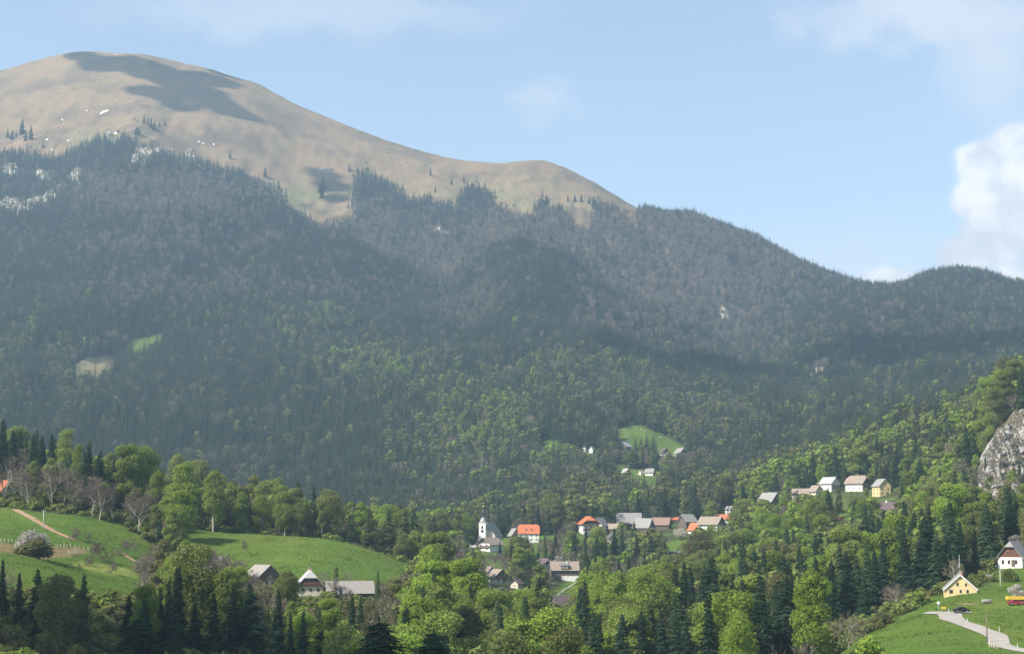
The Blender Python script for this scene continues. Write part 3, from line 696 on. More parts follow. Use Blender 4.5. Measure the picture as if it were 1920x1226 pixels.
# farm under the domed meadow
house('farmhouse', 'old farmhouse with pale half-hipped roof and cream wall below the domed meadow', 580, 1113, 580, 8.2, 12, 2.9, 4.6, 4, M_CREAM, M_PALEROOF, 0.42, M_TIMBER, 2.8, 0.9, 0.9, (0.0, -1.5),
      [(0, -2.4, 1.5, .9, 1.0), (0, 0, 1.5, .9, 1.0), (0, 2.4, 1.5, .9, 1.0), (0, 0.1, 4.0, 1.0, 1.1), (0, -1.4, 4.0, .8, 1.0)], False, balcony=((3.0, 0.7),), g=False)
guard(554, 1072, 606, 1111, 580.5, 1.0)
house('long_barn', 'long low barn with weathered grey plank roof right of the old farmhouse', 655, 1121, 588, 8, 15, 1.9, 3.4, -84, M_TIMBER, M_PLANKROOF, 0, None, None, 0.5, 0.4, None, [(1, 0, 1.1, .7, .7), (1, 4, 1.1, .7, .7)], False, cat='barn', g=(638, 1096, 694, 1118))
house('barn', 'grey barn with pale worn roof left of the old farmhouse, half hidden by twigs', 492, 1092, 618, 8.5, 10, 2.3, 3.6, 30, M_TIMBER, M_PLANKROOF, 0, None, None, 0.6, 0.5, None, [(0, 0, 3.2, .7, .8)], True, cat='barn', g=(466, 1064, 514, 1086))
house('tiled_house', 'small house with orange tiled roof at the left edge above the meadow', 2, 932, 735, 8, 9, 2.6, 4.2, 40, M_CREAM, M_ORANGE, g=(-20, 898, 24, 928))
# centre, below the village
house('timber_house', 'broad dark timber house with grey-brown roof and pale dormer below the orange-roofed house', 1058, 1086, 985, 11, 15.2, 5.6, 4.2, -86, M_TIMBER, M_TANROOF, 0, None, None, 0.9, 0.6, (1.2, 1.5, 1),
      [(1, -5.6, 3.9, .9, .9), (1, -4.0, 3.9, .9, .9), (1, -5.6, 2.2, .9, .9), (1, -4.0, 2.2, .9, .9), (1, 5.5, 3.9, .9, .9), (0, 0, 2, .9, 1), (0, 2, 4.5, .9, 1)], False, white_win=True, g=(1030, 1050, 1086, 1086))
hb = bpy.data.objects['timber_house']
link('base_wall', box_mesh('base_wall', M_WHITE, 5.52, 5.9, -2.0, 7.7, -2.0, 2.1), hb)
dm = link('dormer', box_mesh('dormer', M_TIMBER, 2.2, 6.2, -2.1, 2.1, 5.4, 7.9), hb)
bm = bmesh.new(); vs = [bm.verts.new(p_) for p_ in ((1.2, -2.4, 9.15), (6.6, -2.4, 7.85), (6.6, 2.4, 7.85), (1.2, 2.4, 9.15))]; f = bm.faces.new(vs); bmesh.ops.solidify(bm, geom=[f], thickness=0.2)
link('dormer_roof', bm_mesh('dormer_roof', bm, M_PALEROOF), dm)
for u_ in (-1.0, 1.0):
    fw = link('window', WIN_F, dm, (6.2, u_, 6.7), (0, 0, math.pi / 2), (1.0, 1, 1.1)); 
house('cottage', 'small cottage with rounded dark half-hipped roof left of the timber house', 1021, 1066, 1010, 7.5, 9, 2.8, 3.2, 38, M_CREAM, M_DARKROOF, 0.5, M_TIMBER, 2.7, 0.9, 0.9, g=(1010, 1046, 1032, 1064))
house('gable_house', 'brown-roofed house with white and dark timber gable behind a pinkish blossoming tree', 934, 1092, 948, 9, 10, 3.1, 3.9, 24, M_WHITE, M_TANROOF, 0, M_TIMBER, 2.6, 0.8, 0.9, None, balcony=((2.7, 0.8),), g=(918, 1066, 953, 1088))
house('white_cottage', 'narrow white cottage left of the brown-roofed gable house', 914, 1086, 965, 5, 7, 4.0, 2.8, 35, M_WHITE, M_TANROOF, 0, g=(908, 1068, 919, 1084))
house('stone_hut', 'small cream hut with dark roof right of the brown-roofed gable house', 969, 1102, 935, 4.2, 5, 2.4, 1.6, -30, M_CREAM, M_DARKROOF, cat='hut', door=False, wins=[(0, 0, 1.2, .6, .7)], g=(960, 1092, 980, 1102))
house('brown_barn', 'barn with plain brown roof alone on the grass below the timber house', 1054, 1142, 800, 6.4, 8, 2.2, 3.4, -62, M_TIMBER, M_DARKROOF, 0, None, None, 0.6, 0.5, None, [(0, 0, 1.6, .7, .7)], cat='barn', g=(1038, 1114, 1074, 1136))
# village row
house('parish_house', 'house with wide tan roof and white gable in front of the church', 919, 1031, 1128, 10, 13, 4.2, 3.6, -38, M_WHITE, M_TANROOF, 0, M_TIMBER, 4.3, 1.4, 1.4, None, [(0, -2.6, 3.2, 1.3, 1.2), (0, 2.2, 3.2, 1.3, 1.2), (0, -2.5, 1, 1.2, 1.2), (0, 2.5, 1, 1.2, 1.2), (1, -3, 3, 1, 1.2)], False, balcony=((1.9, 1.0),), g=(898, 1004, 952, 1030))
house('red_roof_house', 'white house with bright orange-red tiled roof and two dormers', 991, 1015, 1205, 11, 14, 5.8, 5.6, -88, M_WHITE, M_ORANGE, 0.28, None, None, 0.6, 0.5, None, dormers=2, door=False, dorm_mat=M_DULLRED, g=(970, 976, 1012, 1014))
house('grey_outhouse', 'small grey outhouse with pale steep roof left of the orange-red roof', 964, 1014, 1225, 6, 6, 4.2, 4.2, 25, M_TIMBER, M_GREYROOF, 0, cat='outhouse', door=False, wins=[(0, 0, 2, .8, .9)], g=(958, 990, 972, 1012))
house('chalet', 'chalet with orange-red hipped roof and stacked brown balconies', 1103, 999, 1245, 11.5, 12, 7.0, 4.6, 18, M_WHITE, M_ORANGE, 0.55, M_REDWOOD, 6.2, 1.3, 1.3, None, balcony=((2.2, 1.2), (4.9, 1.2)), g=(1080, 966, 1116, 992))
house('white_gable_house', 'white house with grey pitched roof right beside the balconied chalet', 1124, 999, 1250, 8, 10, 6.0, 4.6, -24, M_WHITE, M_GREYROOF, 0, M_TIMBER, 6.4, 0.9, 0.9, None, balcony=((3.6, 1.0),), g=(1114, 968, 1138, 992))
house('low_house', 'low house with tan roof and dark wall between the chalet and the big pale barn', 1149, 1000, 1235, 7, 9, 3.6, 3.2, 62, M_TIMBER, M_TANROOF, 0, g=(1138, 976, 1156, 996))
house('yellow_cottage', 'little pale yellow cottage with white-edged gable below the low tan-roofed house', 1146, 1016, 1170, 5.5, 6, 3.2, 2.6, 12, M_CREAM, M_DARKROOF, 0, barge=M_WFRAME, g=(1138, 992, 1154, 1010))
house('pale_barn', 'big barn with long pale grey roof in the middle of the village', 1179, 990, 1290, 13, 18, 3.6, 7.4, -86, M_TIMBER, M_GREYROOF, 0, None, None, 0.6, 0.5, None, [(1, 3, 1.6, .9, .9)], False, cat='barn', g=(1154, 960, 1202, 984))
house('stepped_barn', 'barn with broad pale tan roof joined lower right of the big grey barn', 1207, 998, 1268, 11, 12.5, 3.6, 6.2, 66, M_TIMBER, M_GREYROOF, 0, None, None, 0.6, 0.5, None, [(1, 2, 1.6, .9, .9)], False, cat='barn', g=(1188, 970, 1222, 994))
house('dull_red_house', 'house with dull red roof between the pale barns and the dark-gabled house', 1240, 992, 1262, 8, 13, 3.6, 4.6, 74, M_TIMBER, M_DULLRED, 0, g=(1222, 972, 1250, 988))
house('dark_gable_house', 'house with light grey roof and dark timber gable on the village crest', 1289, 990, 1258, 8.6, 9, 5.2, 4.4, -52, M_TIMBER, M_GREYROOF, 0.22, M_TIMBER, 2.6, 0.9, 0.9, None, g=(1272, 960, 1306, 984))
house('broad_roof_house', 'white house with broad tan roof and dark right gable near the red annex', 1334, 996, 1195, 11.5, 13.5, 5.2, 4.4, 64, M_WHITE, M_TANROOF, 0, M_TIMBER, 4.6, 1.2, 1.2, None, g=(1312, 966, 1362, 994))
house('red_annex', 'low annex with steep red tiled roof left of the broad tan-roofed house', 1306, 999, 1180, 7.5, 8.5, 2.2, 4.4, 55, M_WHITE, M_ORANGE, 0, door=False, g=(1296, 974, 1316, 996))
house('orange_roof_house', 'house behind with only its orange roof showing above the trees', 1357, 982, 1262, 8, 9, 4.4, 3.0, 80, M_WHITE, M_ORANGE, 0, sink=1.0, g=(1346, 963, 1368, 970))
house('orange_shed', 'low shed with thin orange roof left of the dark-gabled house', 1262, 980, 1300, 6, 9, 3.2, 1.6, 86, M_TIMBER, M_ORANGE, 0, sink=0.8, cat='shed', door=False, wins=None, g=(1252, 961, 1278, 968))
house('carport', 'flat white-roofed carport on the grass among the trees under the village', 1267, 1043, 1070, 5, 8.6, 2.6, 0.5, -88, M_TIMBER, M_PALEROOF, 0, cat='carport', door=False, wins=None, g=(1252, 1028, 1282, 1036))
# upper right group
house('slate_house', 'house with long sloping grey roof standing alone left of the upper right houses', 1444, 949, 1195, 10.5, 13, 3.6, 5.6, 46, M_TIMBER, M_GREYROOF, 0, M_TIMBER, 3, 0.9, 0.9, (0.5, 0.5, 1), g=(1424, 921, 1462, 944))
house('long_pale_house', 'long low house with pale tan roof half hidden by trees', 1505, 932, 1192, 8, 14, 2.6, 3.2, 80, M_CREAM, M_TANROOF, 0, g=(1488, 914, 1526, 928))
house('small_tan_house', 'small tan-roofed house between the long low house and the white house', 1530, 928, 1198, 6.5, 7, 2.8, 3.6, 42, M_CREAM, M_TANROOF, 0, g=(1522, 908, 1542, 924))
house('white_house', 'bright white house with pale roof and white balconies among the upper right trees', 1556, 920, 1204, 9.5, 10, 5.2, 4.0, 52, M_WHITE, M_PALEROOF, 0, None, None, 0.8, 0.8, (1, 1, 1), balcony=((2.6, 1.2),), g=(1538, 890, 1574, 914))
house('upper_house', 'house with tan hipped roof and white balcony rail near the top of the right village', 1609, 919, 1203, 11, 13, 5.0, 4.8, 60, M_WHITE, M_TANROOF, 0.35, M_REDWOOD, 4.6, 1.0, 1.0, (0, 0), balcony=((2.4, 1.2),), g=(1586, 892, 1632, 914))
house('ochre_house', 'ochre yellow house with tall gable, rightmost of the upper village houses', 1653, 929, 1150, 8, 10, 6.2, 4.2, 28, M_YELLOW, M_GREYROOF, 0, None, None, 0.6, 0.6, None, g=(1638, 896, 1668, 926))
house('slate_roof_house', 'house with dark slate roof sunk among the trees below the ochre yellow house', 1666, 962, 1020, 7, 8, 2.4, 3.6, 70, M_TIMBER, M_DARKROOF, 0.2, chimney=(0, 1, 1), g=(1652, 946, 1680, 958))
house('shed', 'small grey shed with white wall among the trees beside the tall spruces', 1369, 962, 1255, 5, 6, 3, 2, 40, M_WHITE, M_GREYROOF, 0, cat='shed', door=False, wins=None, g=(1362, 950, 1376, 958))
# upper meadows
fw2 = dict(ov=0.7, ovg=0.6)
house('hillside_house', 'dark house with bright pale roof edge left on the upper meadow', 1172, 843, 1800, 9, 10, 3.6, 4.4, -32, M_TIMBER, M_PALEROOF, 0, white_win=True, g=(1162, 826, 1184, 841))
house('dark_farmhouse', 'dark steep-roofed farmhouse with white base on the upper meadow', 1246, 854, 1800, 9, 11, 2.4, 5.0, 20, M_WHITE, M_DARKROOF, 0, M_TIMBER, 2.2, g=(1236, 836, 1258, 852))
house('white_base_farmhouse', 'grey-roofed farmhouse with white base and reddish gable right on the upper meadow', 1276, 855, 1800, 9.5, 10, 3.0, 5.0, 38, M_WHITE, M_GREYROOF, 0, M_REDWOOD, 2.9, g=(1264, 836, 1288, 854))
house('white_cabin', 'tiny white cabin left of the upper meadow, nearer the trees', 1096, 846, 1810, 3.4, 4, 2.6, 2.0, -20, M_WHITE, M_GREYROOF, 0, cat='cabin', door=False, g=(1090, 834, 1101, 846))
house('white_chalet', 'small white house with blue-grey roof left of the upper meadow', 1110, 848, 1810, 4.4, 5, 3.0, 3.0, -30, M_WHITE, M_GREYROOF, 0, door=False, g=(1104, 833, 1118, 846))
house('pale_roof_hut', 'hut with pale bright roof at the left end of the lower clearing', 1174, 889, 1640, 5.5, 6.5, 2.0, 3.2, 35, M_TIMBER, M_PALEROOF, 0, cat='hut', door=False, g=(1167, 876, 1182, 886))
house('middle_hut', 'smallest hut, between two others on the lower clearing', 1201, 890, 1640, 3.6, 4, 2.0, 2.2, -30, M_CREAM, M_PALEROOF, 0, cat='hut', door=False, wins=None, g=(1196, 880, 1207, 888))
house('clearing_house', 'white house with grey roof at the right end of the lower clearing', 1219, 891, 1640, 7, 8, 2.8, 3.4, 70, M_WHITE, M_GREYROOF, 0, g=(1209, 876, 1231, 889))
house('steep_cabin', 'lonely dark cabin with steep roof in the forest on the right', 1448, 859, 1560, 5, 6, 2.4, 4.6, 35, M_TIMBER, M_GREYROOF, 0, cat='cabin', chimney=(0.4, 0), door=False, wins=[(0, 0, 1.4, .8, .9)], g=(1441, 840, 1456, 852))
# mountain huts
house('mountain_hut', 'dark mountain hut with big roof on the rocky shoulder below the summit', 253, 250, 3640, 15, 19, 3.5, 9.5, 32, M_TIMBER, M_DARKROOF, 0.25, g=(238, 234, 266, 250))
house('small_mountain_hut', 'small dark hut with white base left of the big mountain hut', 219, 250, 3640, 7, 8, 3, 3.6, 40, M_WHITE, M_DARKROOF, 0, M_TIMBER, 2.4, cat='hut', door=False, g=(212, 240, 226, 249))
house('white_mountain_hut', 'tiny white hut leftmost of the three mountain huts', 206, 249, 3640, 5, 6, 2.6, 2.2, 20, M_WHITE, M_PALEROOF, 0, cat='hut', door=False, wins=None, g=(201, 241, 212, 248))

# ------------------------------------------------------------------ church
def church():
    p = ground_at(908, 1028, 1080, 1260, 1160)
    root = link('church', None, None, p, (0, 0, math.radians(-16) - math.atan2(p.x, p.y)), label='white church with dark onion spire and steep grey nave roof', category='church')
    wl = link('nave_wall', wall_mesh(11, 18, 8.2, 8.6, 0.55, M_CREAM), root, (1.6, 9.5, 0))
    rf = link('nave_roof', roof_mesh(11, 18, 8.2, 8.6, 0.55, 0.5, 0.3, M_GREYROOF), root, (1.6, 9.5, 0))
    for u_ in (-5, 0, 5):
        for s in (-1, 1):
            f_ = link('window', WIN_FW, root, (1.6 + s * 5.5, 9.5 + u_, 5.2), (0, 0, s * math.pi / 2), (1.2, 1, 3.0)); link('pane', WIN_P, f_)
    tw = link('tower', box_mesh('tower', M_WHITE, -2.2, 2.2, -2.2, 2.2, -2.5, 16.2), root, (-0.4, -1.2, 0))
    link('cornice', box_mesh('cornice', M_WFRAME, -2.45, 2.45, -2.45, 2.45, 16.2, 16.7), tw)
    for i in range(4):
        lv = link('belfry_opening', box_mesh('belfry_opening', M_GLASS, -0.55, 0.55, -2.28, -2.1, 12.6, 14.6), tw, (0, 0, 0), (0, 0, i * math.pi / 2))
    ck = bmesh.new(); bmesh.ops.create_circle(ck, cap_ends=True, segments=16, radius=0.95); e_ = bmesh.ops.extrude_face_region(ck, geom=ck.faces[:]); bmesh.ops.translate(ck, verts=[v_ for v_ in e_['geom'] if isinstance(v_, bmesh.types.BMVert)], vec=(0, 0, 0.12))
    link('clock_face', bm_mesh('clock_face', ck, M_METAL), tw, (0, -2.2, 11.2), (math.pi / 2, 0, 0))
    sp_ = link('spire', lathe_mesh('spire', M_LEAD, [(2.55, 16.7), (2.5, 17.2), (2.05, 18.5), (1.25, 19.5), (0.9, 19.9), (0.9, 20.1)], 8), tw)
    link('lantern', lathe_mesh('lantern', M_METAL, [(0.85, 20.1), (0.85, 22.2), (1.1, 22.3), (1.1, 22.5)], 8, False), sp_)
    link('onion', lathe_mesh('onion', M_METAL, [(0.8, 22.5), (1.15, 23.2), (1.1, 23.9), (0.5, 24.7), (0.2, 25.4), (0.10, 26.4)], 10), sp_)
    link('finial', lathe_mesh('finial', M_GOLD, [(0.1, 26.4), (0.42, 26.8), (0.42, 27.1), (0.1, 27.5), (0.07, 28.0)], 8), sp_)
    bm = bmesh.new(); bm_box(bm, -0.08, 0.08, -0.08, 0.08, 28.0, 30.0); bm_box(bm, -0.6, 0.6, -0.07, 0.07, 29.1, 29.3)
    link('cross', bm_mesh('cross', bm, M_GOLD), sp_)
    guard(896, 953, 932, 1026, p.y)
church()
p = ground_at(888, 1026, 1080, 1260, 1165)
cw = link('churchyard_wall', None, None, p, (0, 0, math.radians(4)), label='low white churchyard wall with pillars left of the church', category='wall')
link('wall_run', box_mesh('wall_run', M_WHITE, -5, 4.5, -0.25, 0.25, -1.5, 1.5), cw)
for u_, h_ in ((-5, 1.9), (-2.2, 1.9), (1.0, 2.0), (4.4, 3.6)):
    pl_ = link('pillar', box_mesh('pillar', M_WHITE, u_ - 0.5, u_ + 0.5, -0.5, 0.5, -1.5, h_), cw)
    link('pillar_cap', box_mesh('pillar_cap', M_GREYROOF, u_ - 0.65, u_ + 0.65, -0.65, 0.65, h_, h_ + 0.3), pl_)
guard(873, 1016, 894, 1026, p.y)

guard(1566, 962, 1592, 978, 1010.5, 1.0)
guard(1836, 700, 1960, 905, 900.5, 1.0)
# ------------------------------------------------------------------ trees one can pick out: kind, photo x, photo y of the top, distance, tint, width, label
HEROES = [
 ('spruce', 705, 1143, 262, .0, 1.62, 'broad black-green spruce top rising at the bottom, left of centre'),
 ('spruce', 818, 1164, 258, .0, 1.51, 'black-green spruce at the bottom, just right of the tallest dark one'),
 ('spruce', 268, 1138, 268, .0, 1.46, 'black-green pointed spruce at the bottom left, standing before lighter trees'),
 ('spruce', 326, 1188, 258, .0, 1.46, 'low black-green spruce top at the bottom edge right of a taller pointed one'),
 ('broad', 950, 1172, 268, .3, 1.0, 'dark rounded tree at the bottom edge, left one of a pair'),
 ('broad', 1062, 1166, 266, .3, 1.0, 'dark rounded tree at the bottom edge, right one of a pair'),
 ('spruce', 1430, 1062, 415, .25, 1.32, 'tall brownish green spruce left of the bright lime green tree'),
 ('spruce', 1466, 1066, 424, .2, 1.32, 'tall dark spruce touching the bright lime green tree on its left'),
 ('broad', 1520, 1064, 408, 1.0, 1.0, 'bright lime green leafy tree among the dark spruces on the right'),
 ('spruce', 1327, 1102, 410, .2, 1.25, 'dark spruce in front of the felled slope, right of three shorter ones'),
 ('spruce', 1360, 1108, 420, .35, 1.06, 'thin pale-trunked spruce left of the two tall spruces'),
 ('spruce', 1270, 1135, 400, .3, 1.39, 'broad spruce at the bottom, left of the felled slope'),
 ('spruce', 1166, 1140, 420, .15, 1.19, 'narrow dark spruce at the bottom centre right'),
 ('spruce', 1200, 1132, 430, .2, 1.25, 'dark spruce right beside the narrow one at bottom centre right'),
 ('broad', 1384, 1135, 380, .95, .6, 'slim yellow-green young tree left of the tall spruces'),
 ('spruce', 1556, 1040, 500, .25, 1.39, 'dark spruce behind the bright lime green tree, left of a group'),
 ('spruce', 1592, 1028, 505, .1, 1.32, 'spruce in the middle of the dark group above the right meadow'),
 ('spruce', 1618, 1060, 488, .3, 1.45, 'bushy spruce at the meadow edge in the dark group'),
 ('spruce', 1656, 1000, 540, .05, 1.39, 'tallest blackish spruce behind the right meadow'),
 ('spruce', 1640, 1020, 520, .1, 1.19, 'blackish spruce leaning against the tallest one behind the right meadow'),
 ('spruce', 1697, 1008, 560, .1, 1.25, 'dark spruce standing free, right of the tallest blackish one'),
 ('spruce', 1530, 1035, 560, .15, 1.19, 'dark pointed spruce above the lime green tree'),
 ('bare', 1680, 1085, 500, .45, 1.1, 'leafless brownish tree at the edge of the right meadow'),
 ('bare', 1590, 1140, 430, .6, 1.0, 'leafless spreading tree beside the shadowed meadow edge'),
 ('bare', 1495, 1190, 370, .45, .9, 'grey leafless bush at the bottom below the lime green tree'),
 ('bush', 1630, 1186, 352, 1.0, 1.0, 'round bright green bush at the foot of the right meadow'),
 ('bush', 1655, 1146, 470, .1, 1.5, 'brownish rounded bush at the meadow edge under the dark spruces'),
 ('bush', 1640, 1152, 462, .15, 1.3, 'low brownish thicket beside the rounded bush at the meadow edge'),
 ('spruce', 38, 1064, 440, .15, 1.19, 'slim spruce in front of the left meadow, second from the left edge'),
 ('spruce', 7, 1040, 450, .2, 1.19, 'spruce cut by the left edge in front of the meadow'),
 ('spruce', 74, 1058, 445, .15, 1.32, 'dark ragged spruce in front of the left meadow'),
 ('broad', 112, 1072, 420, .3, 1.0, 'big dark leafy tree in front of the left meadow'),
 ('larch', 158, 1066, 425, .4, 1.0, 'feathery green conifer in front of the left meadow'),
 ('spruce', 240, 1106, 440, .05, 1.12, 'small dark spruce top between pale twigs and the left meadow'),
 ('spruce', 403, 1100, 440, .05, 1.45, 'dark spruce, left of a tight row under the barn'),
 ('spruce', 440, 1090, 445, .03, 1.45, 'blackish spruce, middle of a tight row under the barn'),
 ('spruce', 473, 1086, 448, .03, 1.65, 'blackish thick spruce, right end of a tight row under the barn'),
 ('spruce', 305, 1122, 440, .1, 1.19, 'dark spruce left of the tight row, below the bare thicket'),
 ('spruce', 365, 1122, 440, .1, 1.19, 'dark spruce just left of the tight row under the barn'),
 ('spruce', 545, 1140, 430, .1, 1.06, 'narrow dark spruce below the old farmhouse, left one'),
 ('spruce', 567, 1135, 428, .1, 1.12, 'narrow dark spruce below the old farmhouse, right one'),
 ('spruce', 600, 1135, 450, .4, 1.19, 'mossy green spruce right of the narrow ones below the farmhouse'),
 ('broad', 640, 1165, 400, .55, 1.1, 'round green leafy tree left of the black-green spruce at the bottom'),
 ('larch', 708, 1062, 560, .35, .8, 'thin green conifer in front of the domed meadow, right of the long barn'),
 ('spruce', 640, 1094, 560, .3, 0.92, 'slim spruce in front of the long barn'),
 ('bare', 625, 1078, 565, .75, .9, 'leafless greenish tree between farmhouse and long barn'),
 ('bare', 622, 1086, 572, .2, 1.2, 'grey leafless tree hiding the left half of the long barn'),
 ('bare', 646, 1092, 569, .1, 1.1, 'reddish grey leafless tree in front of the middle of the long barn'),
 ('bare', 476, 1074, 596, .3, 1.1, 'leafless tree in front of the grey barn, left one'),
 ('bare', 506, 1076, 594, .4, 1.2, 'leafless tree in front of the grey barn, right one'),
 ('bare', 460, 1010, 660, .25, .8, 'lone leafless tree at the left flank of the domed meadow'),
 ('broad', 630, 1060, 600, .5, .55, 'small leafy tree on the grass behind the long barn'),
 # belt above the meadows
 ('spruce', 8, 778, 790, .1, 1.58, 'dark spruce at the top of the wood on the left edge'),
 ('spruce', 26, 800, 780, .1, 1.45, 'dark spruce in the wood next to the one on the left edge'),
 ('spruce', 62, 806, 790, .1, 1.32, 'dark spruce, left of three above the leafless birches'),
 ('spruce', 100, 806, 780, .1, 1.32, 'dark spruce, middle of three above the leafless birches'),
 ('spruce', 78, 810, 770, .1, 1.32, 'dark spruce, right of three above the leafless birches'),
 ('spruce', 168, 830, 740, .1, 1.45, 'blackish spruce left of the big fresh green beeches'),
 ('spruce', 190, 845, 730, .1, 1.45, 'blackish spruce touching the big fresh green beeches'),
 ('broad', 148, 828, 740, .7, .6, 'slim light green tree between dark spruces above the left meadow'),
 ('broad', 125, 800, 820, .6, .9, 'pale green tree crown behind the dark spruces on the left'),
 ('broad', 240, 828, 735, .8, 1.15, 'big light green beech, leftmost of the beeches above the meadow gap'),
 ('broad', 275, 832, 745, .85, 1.0, 'rounded green beech with visible pale trunk above the meadow gap'),
 ('broad', 350, 862, 722, .82, 1.25, 'largest yellowish green beech behind the domed meadow'),
 ('broad', 300, 880, 730, .72, 1.0, 'olive green beech left of the largest one'),
 ('broad', 402, 878, 716, .66, 1.05, 'olive yellow beech right of the largest one'),
 ('broad', 335, 848, 880, .45, 1.0, 'grey-green tree crown rising behind the big beeches'),
 ('broad', 372, 858, 870, .4, 1.0, 'muted green crown behind the big beeches, right one'),
 ('broad', 455, 918, 735, .8, 1.0, 'light green tree right of the shadowed gap behind the domed meadow'),
 ('broad', 492, 925, 738, .8, 1.0, 'light green tree in the middle of the belt behind the domed meadow'),
 ('broad', 535, 918, 735, .72, 1.1, 'tall yellowish green tree in the belt behind the domed meadow'),
 ('broad', 570, 930, 738, .68, 1.0, 'yellowish green tree near the right end of the belt'),
 ('broad', 604, 938, 735, .45, .8, 'narrow green tree at the right end of the belt behind the domed meadow'),
 ('bare', 100, 868, 690, .35, .9, 'tall leafless tree with pale forked trunk above the left meadow'),
 ('bare', 55, 885, 688, .3, 1.1, 'leafless tree left of the tallest forked one above the left meadow'),
 ('bare', 175, 888, 688, .2, .8, 'leafless tree with pale stem at the wood edge, left one'),
 ('bare', 188, 892, 684, .2, .8, 'leafless tree with bright pale trunk at the wood edge'),
 ('bare', 214, 900, 690, .2, .8, 'leafless tree with twin pale trunks at the wood edge'),
 ('bare', 262, 920, 680, .55, 1.2, 'brown leafless tree with green undergrowth left of the domed meadow'),
 ('bare', 12, 850, 700, .25, .9, 'grey leafless tree beside the orange roof at the left edge'),
 ('bush', 250, 985, 676, .4, 1.4, 'green thicket at the wood edge left of the domed meadow'),
 # right of the domed meadow
 ('larch', 690, 952, 770, .45, 1.1, 'green conifer behind the domed meadow, left of a broad pair'),
 ('larch', 728, 944, 775, .4, 1.35, 'broad green conifer behind the domed meadow, left of a pair'),
 ('larch', 758, 950, 770, .35, 1.4, 'broad green conifer behind the domed meadow, right of a pair'),
 ('larch', 662, 955, 800, .3, 1.0, 'muted green conifer at the left of the conifers behind the domed meadow'),
 ('broad', 828, 958, 1120, .42, .8, 'rounded grey-green tree left of the church, left one'),
 ('broad', 858, 960, 1120, .40, .85, 'rounded grey-green tree left of the church, right one'),
 ('broad', 802, 966, 1110, .5, .8, 'small rounded green tree left of the two grey-green ones by the church'),
 ('spruce', 937, 1012, 1065, .15, 1.58, 'dark spruce right below the parish house'),
 ('spruce', 856, 1032, 1000, .15, 1.19, 'dark spruce left below the church'),
 ('spruce', 1040, 998, 1080, .15, 1.58, 'dark spruce on the grass right of the orange-red roof'),
 ('spruce', 1000, 1022, 1120, .15, 1.06, 'small dark spruce in front of the orange-red roofed house'),
 ('larch', 956, 990, 1215, .6, .8, 'slim green conifer between the church and the orange-red roof'),
 ('spruce', 1098, 985, 1150, .1, 1.32, 'tall dark spruce in front of the balconied chalet'),
 ('spruce', 1118, 1000, 1040, .35, 1.98, 'broad dark green conifer in the middle of the village slope'),
 ('spruce', 1152, 985, 1060, .2, 1.32, 'tall dark spruce right of the broad village conifer'),
 ('spruce', 1135, 1010, 1020, .2, 1.32, 'dark spruce between two taller village conifers'),
 ('spruce', 1166, 1000, 1040, .15, 1.32, 'dark narrow spruce before the big pale barn, left one'),
 ('spruce', 1188, 975, 1190, .15, 1.58, 'dark spruce against the big pale barn roof'),
 ('spruce', 1160, 1040, 930, .1, 1.32, 'dark spruce low on the village slope'),
 ('spruce', 1208, 1030, 960, .2, 1.06, 'thin dark spruce left of the flat-roofed carport'),
 ('spruce', 1246, 1012, 1000, .15, 1.06, 'thin dark spruce touching the carport'),
 ('spruce', 1395, 905, 1190, .1, 1.19, 'tall blackish spruce left of the lone grey sloping roof, left one'),
 ('spruce', 1412, 912, 1180, .1, 1.19, 'tall blackish spruce left of the lone grey sloping roof, right one'),
 ('broad', 1467, 928, 1100, .95, 1.0, 'fresh green tree in front of the lone grey sloping roof'),
 ('broad', 1625, 912, 1100, .85, 1.0, 'fresh green tree in front of the upper tan-roofed house'),
 ('broad', 1694, 858, 1130, .85, 1.2, 'light green rounded tree above the ochre yellow house'),
 ('spruce', 1671, 905, 1120, .1, 1.58, 'dark spruce right of the ochre yellow house'),
 ('broad', 1760, 820, 1080, .7, 1.1, 'big green tree left of the grey cliff, upper one'),
 ('broad', 1828, 850, 930, .85, 1.0, 'fresh green tree at the foot of the grey cliff'),
 # meadows
 ('bush', 67, 1008, 556, .12, 1.9, 'dark green rounded bush on the left meadow'),
 ('blossom', 62, 990, 566, .25, 1.3, 'greyish pink blossoming tree behind the rounded meadow bush'),
 ('orchard', 140, 984, 630, .6, 1.0, 'small budding fruit tree above the end of the dirt track'),
 ('orchard', 167, 992, 632, .4, .7, 'thin little fruit tree right of the budding one above the track'),
 ('orchard', 190, 1003, 600, .35, 1.0, 'leafless fruit tree with round crown in the middle of the left meadow'),
 ('orchard', 236, 1000, 625, .35, 1.0, 'leafless fruit tree near the wood edge on the left meadow'),
 ('orchard', 166, 1038, 585, .35, .9, 'leafless fruit tree low on the left meadow, left one'),
 ('orchard', 210, 1048, 580, .3, .95, 'leafless fruit tree low on the left meadow, right one'),
 ('orchard', 150, 1052, 572, .3, .6, 'tiny leafless sapling low on the left meadow'),
 ('blossom', 415, 1040, 610, .4, 1.3, 'whitish blossoming thicket left of the domed meadow'),
 ('blossom', 915, 1090, 836, .2, 1.2, 'pinkish blossoming tree below the narrow white cottage'),
 ('blossom', 940, 1098, 828, .1, 1.1, 'pinkish grey tree in front of the brown-roofed gable house'),
 ('blossom', 1046, 1040, 1040, .5, 1.1, 'white blossoming tree behind the timber house'),
 ('blossom', 1275, 988, 1150, .4, 1.3, 'whitish blossoming tree below the dark-gabled house'),
 ('blossom', 1905, 1092, 472, .35, 1.2, 'pale blossoming bush above the yellow trailer at the right edge'),
 ('blossom', 1853, 1073, 520, .3, 1.2, 'white blossoming bush right behind the yellow house'),
 ('bush', 1838, 1072, 520, .35, 1.6, 'olive green hedge bush behind the yellow house'),
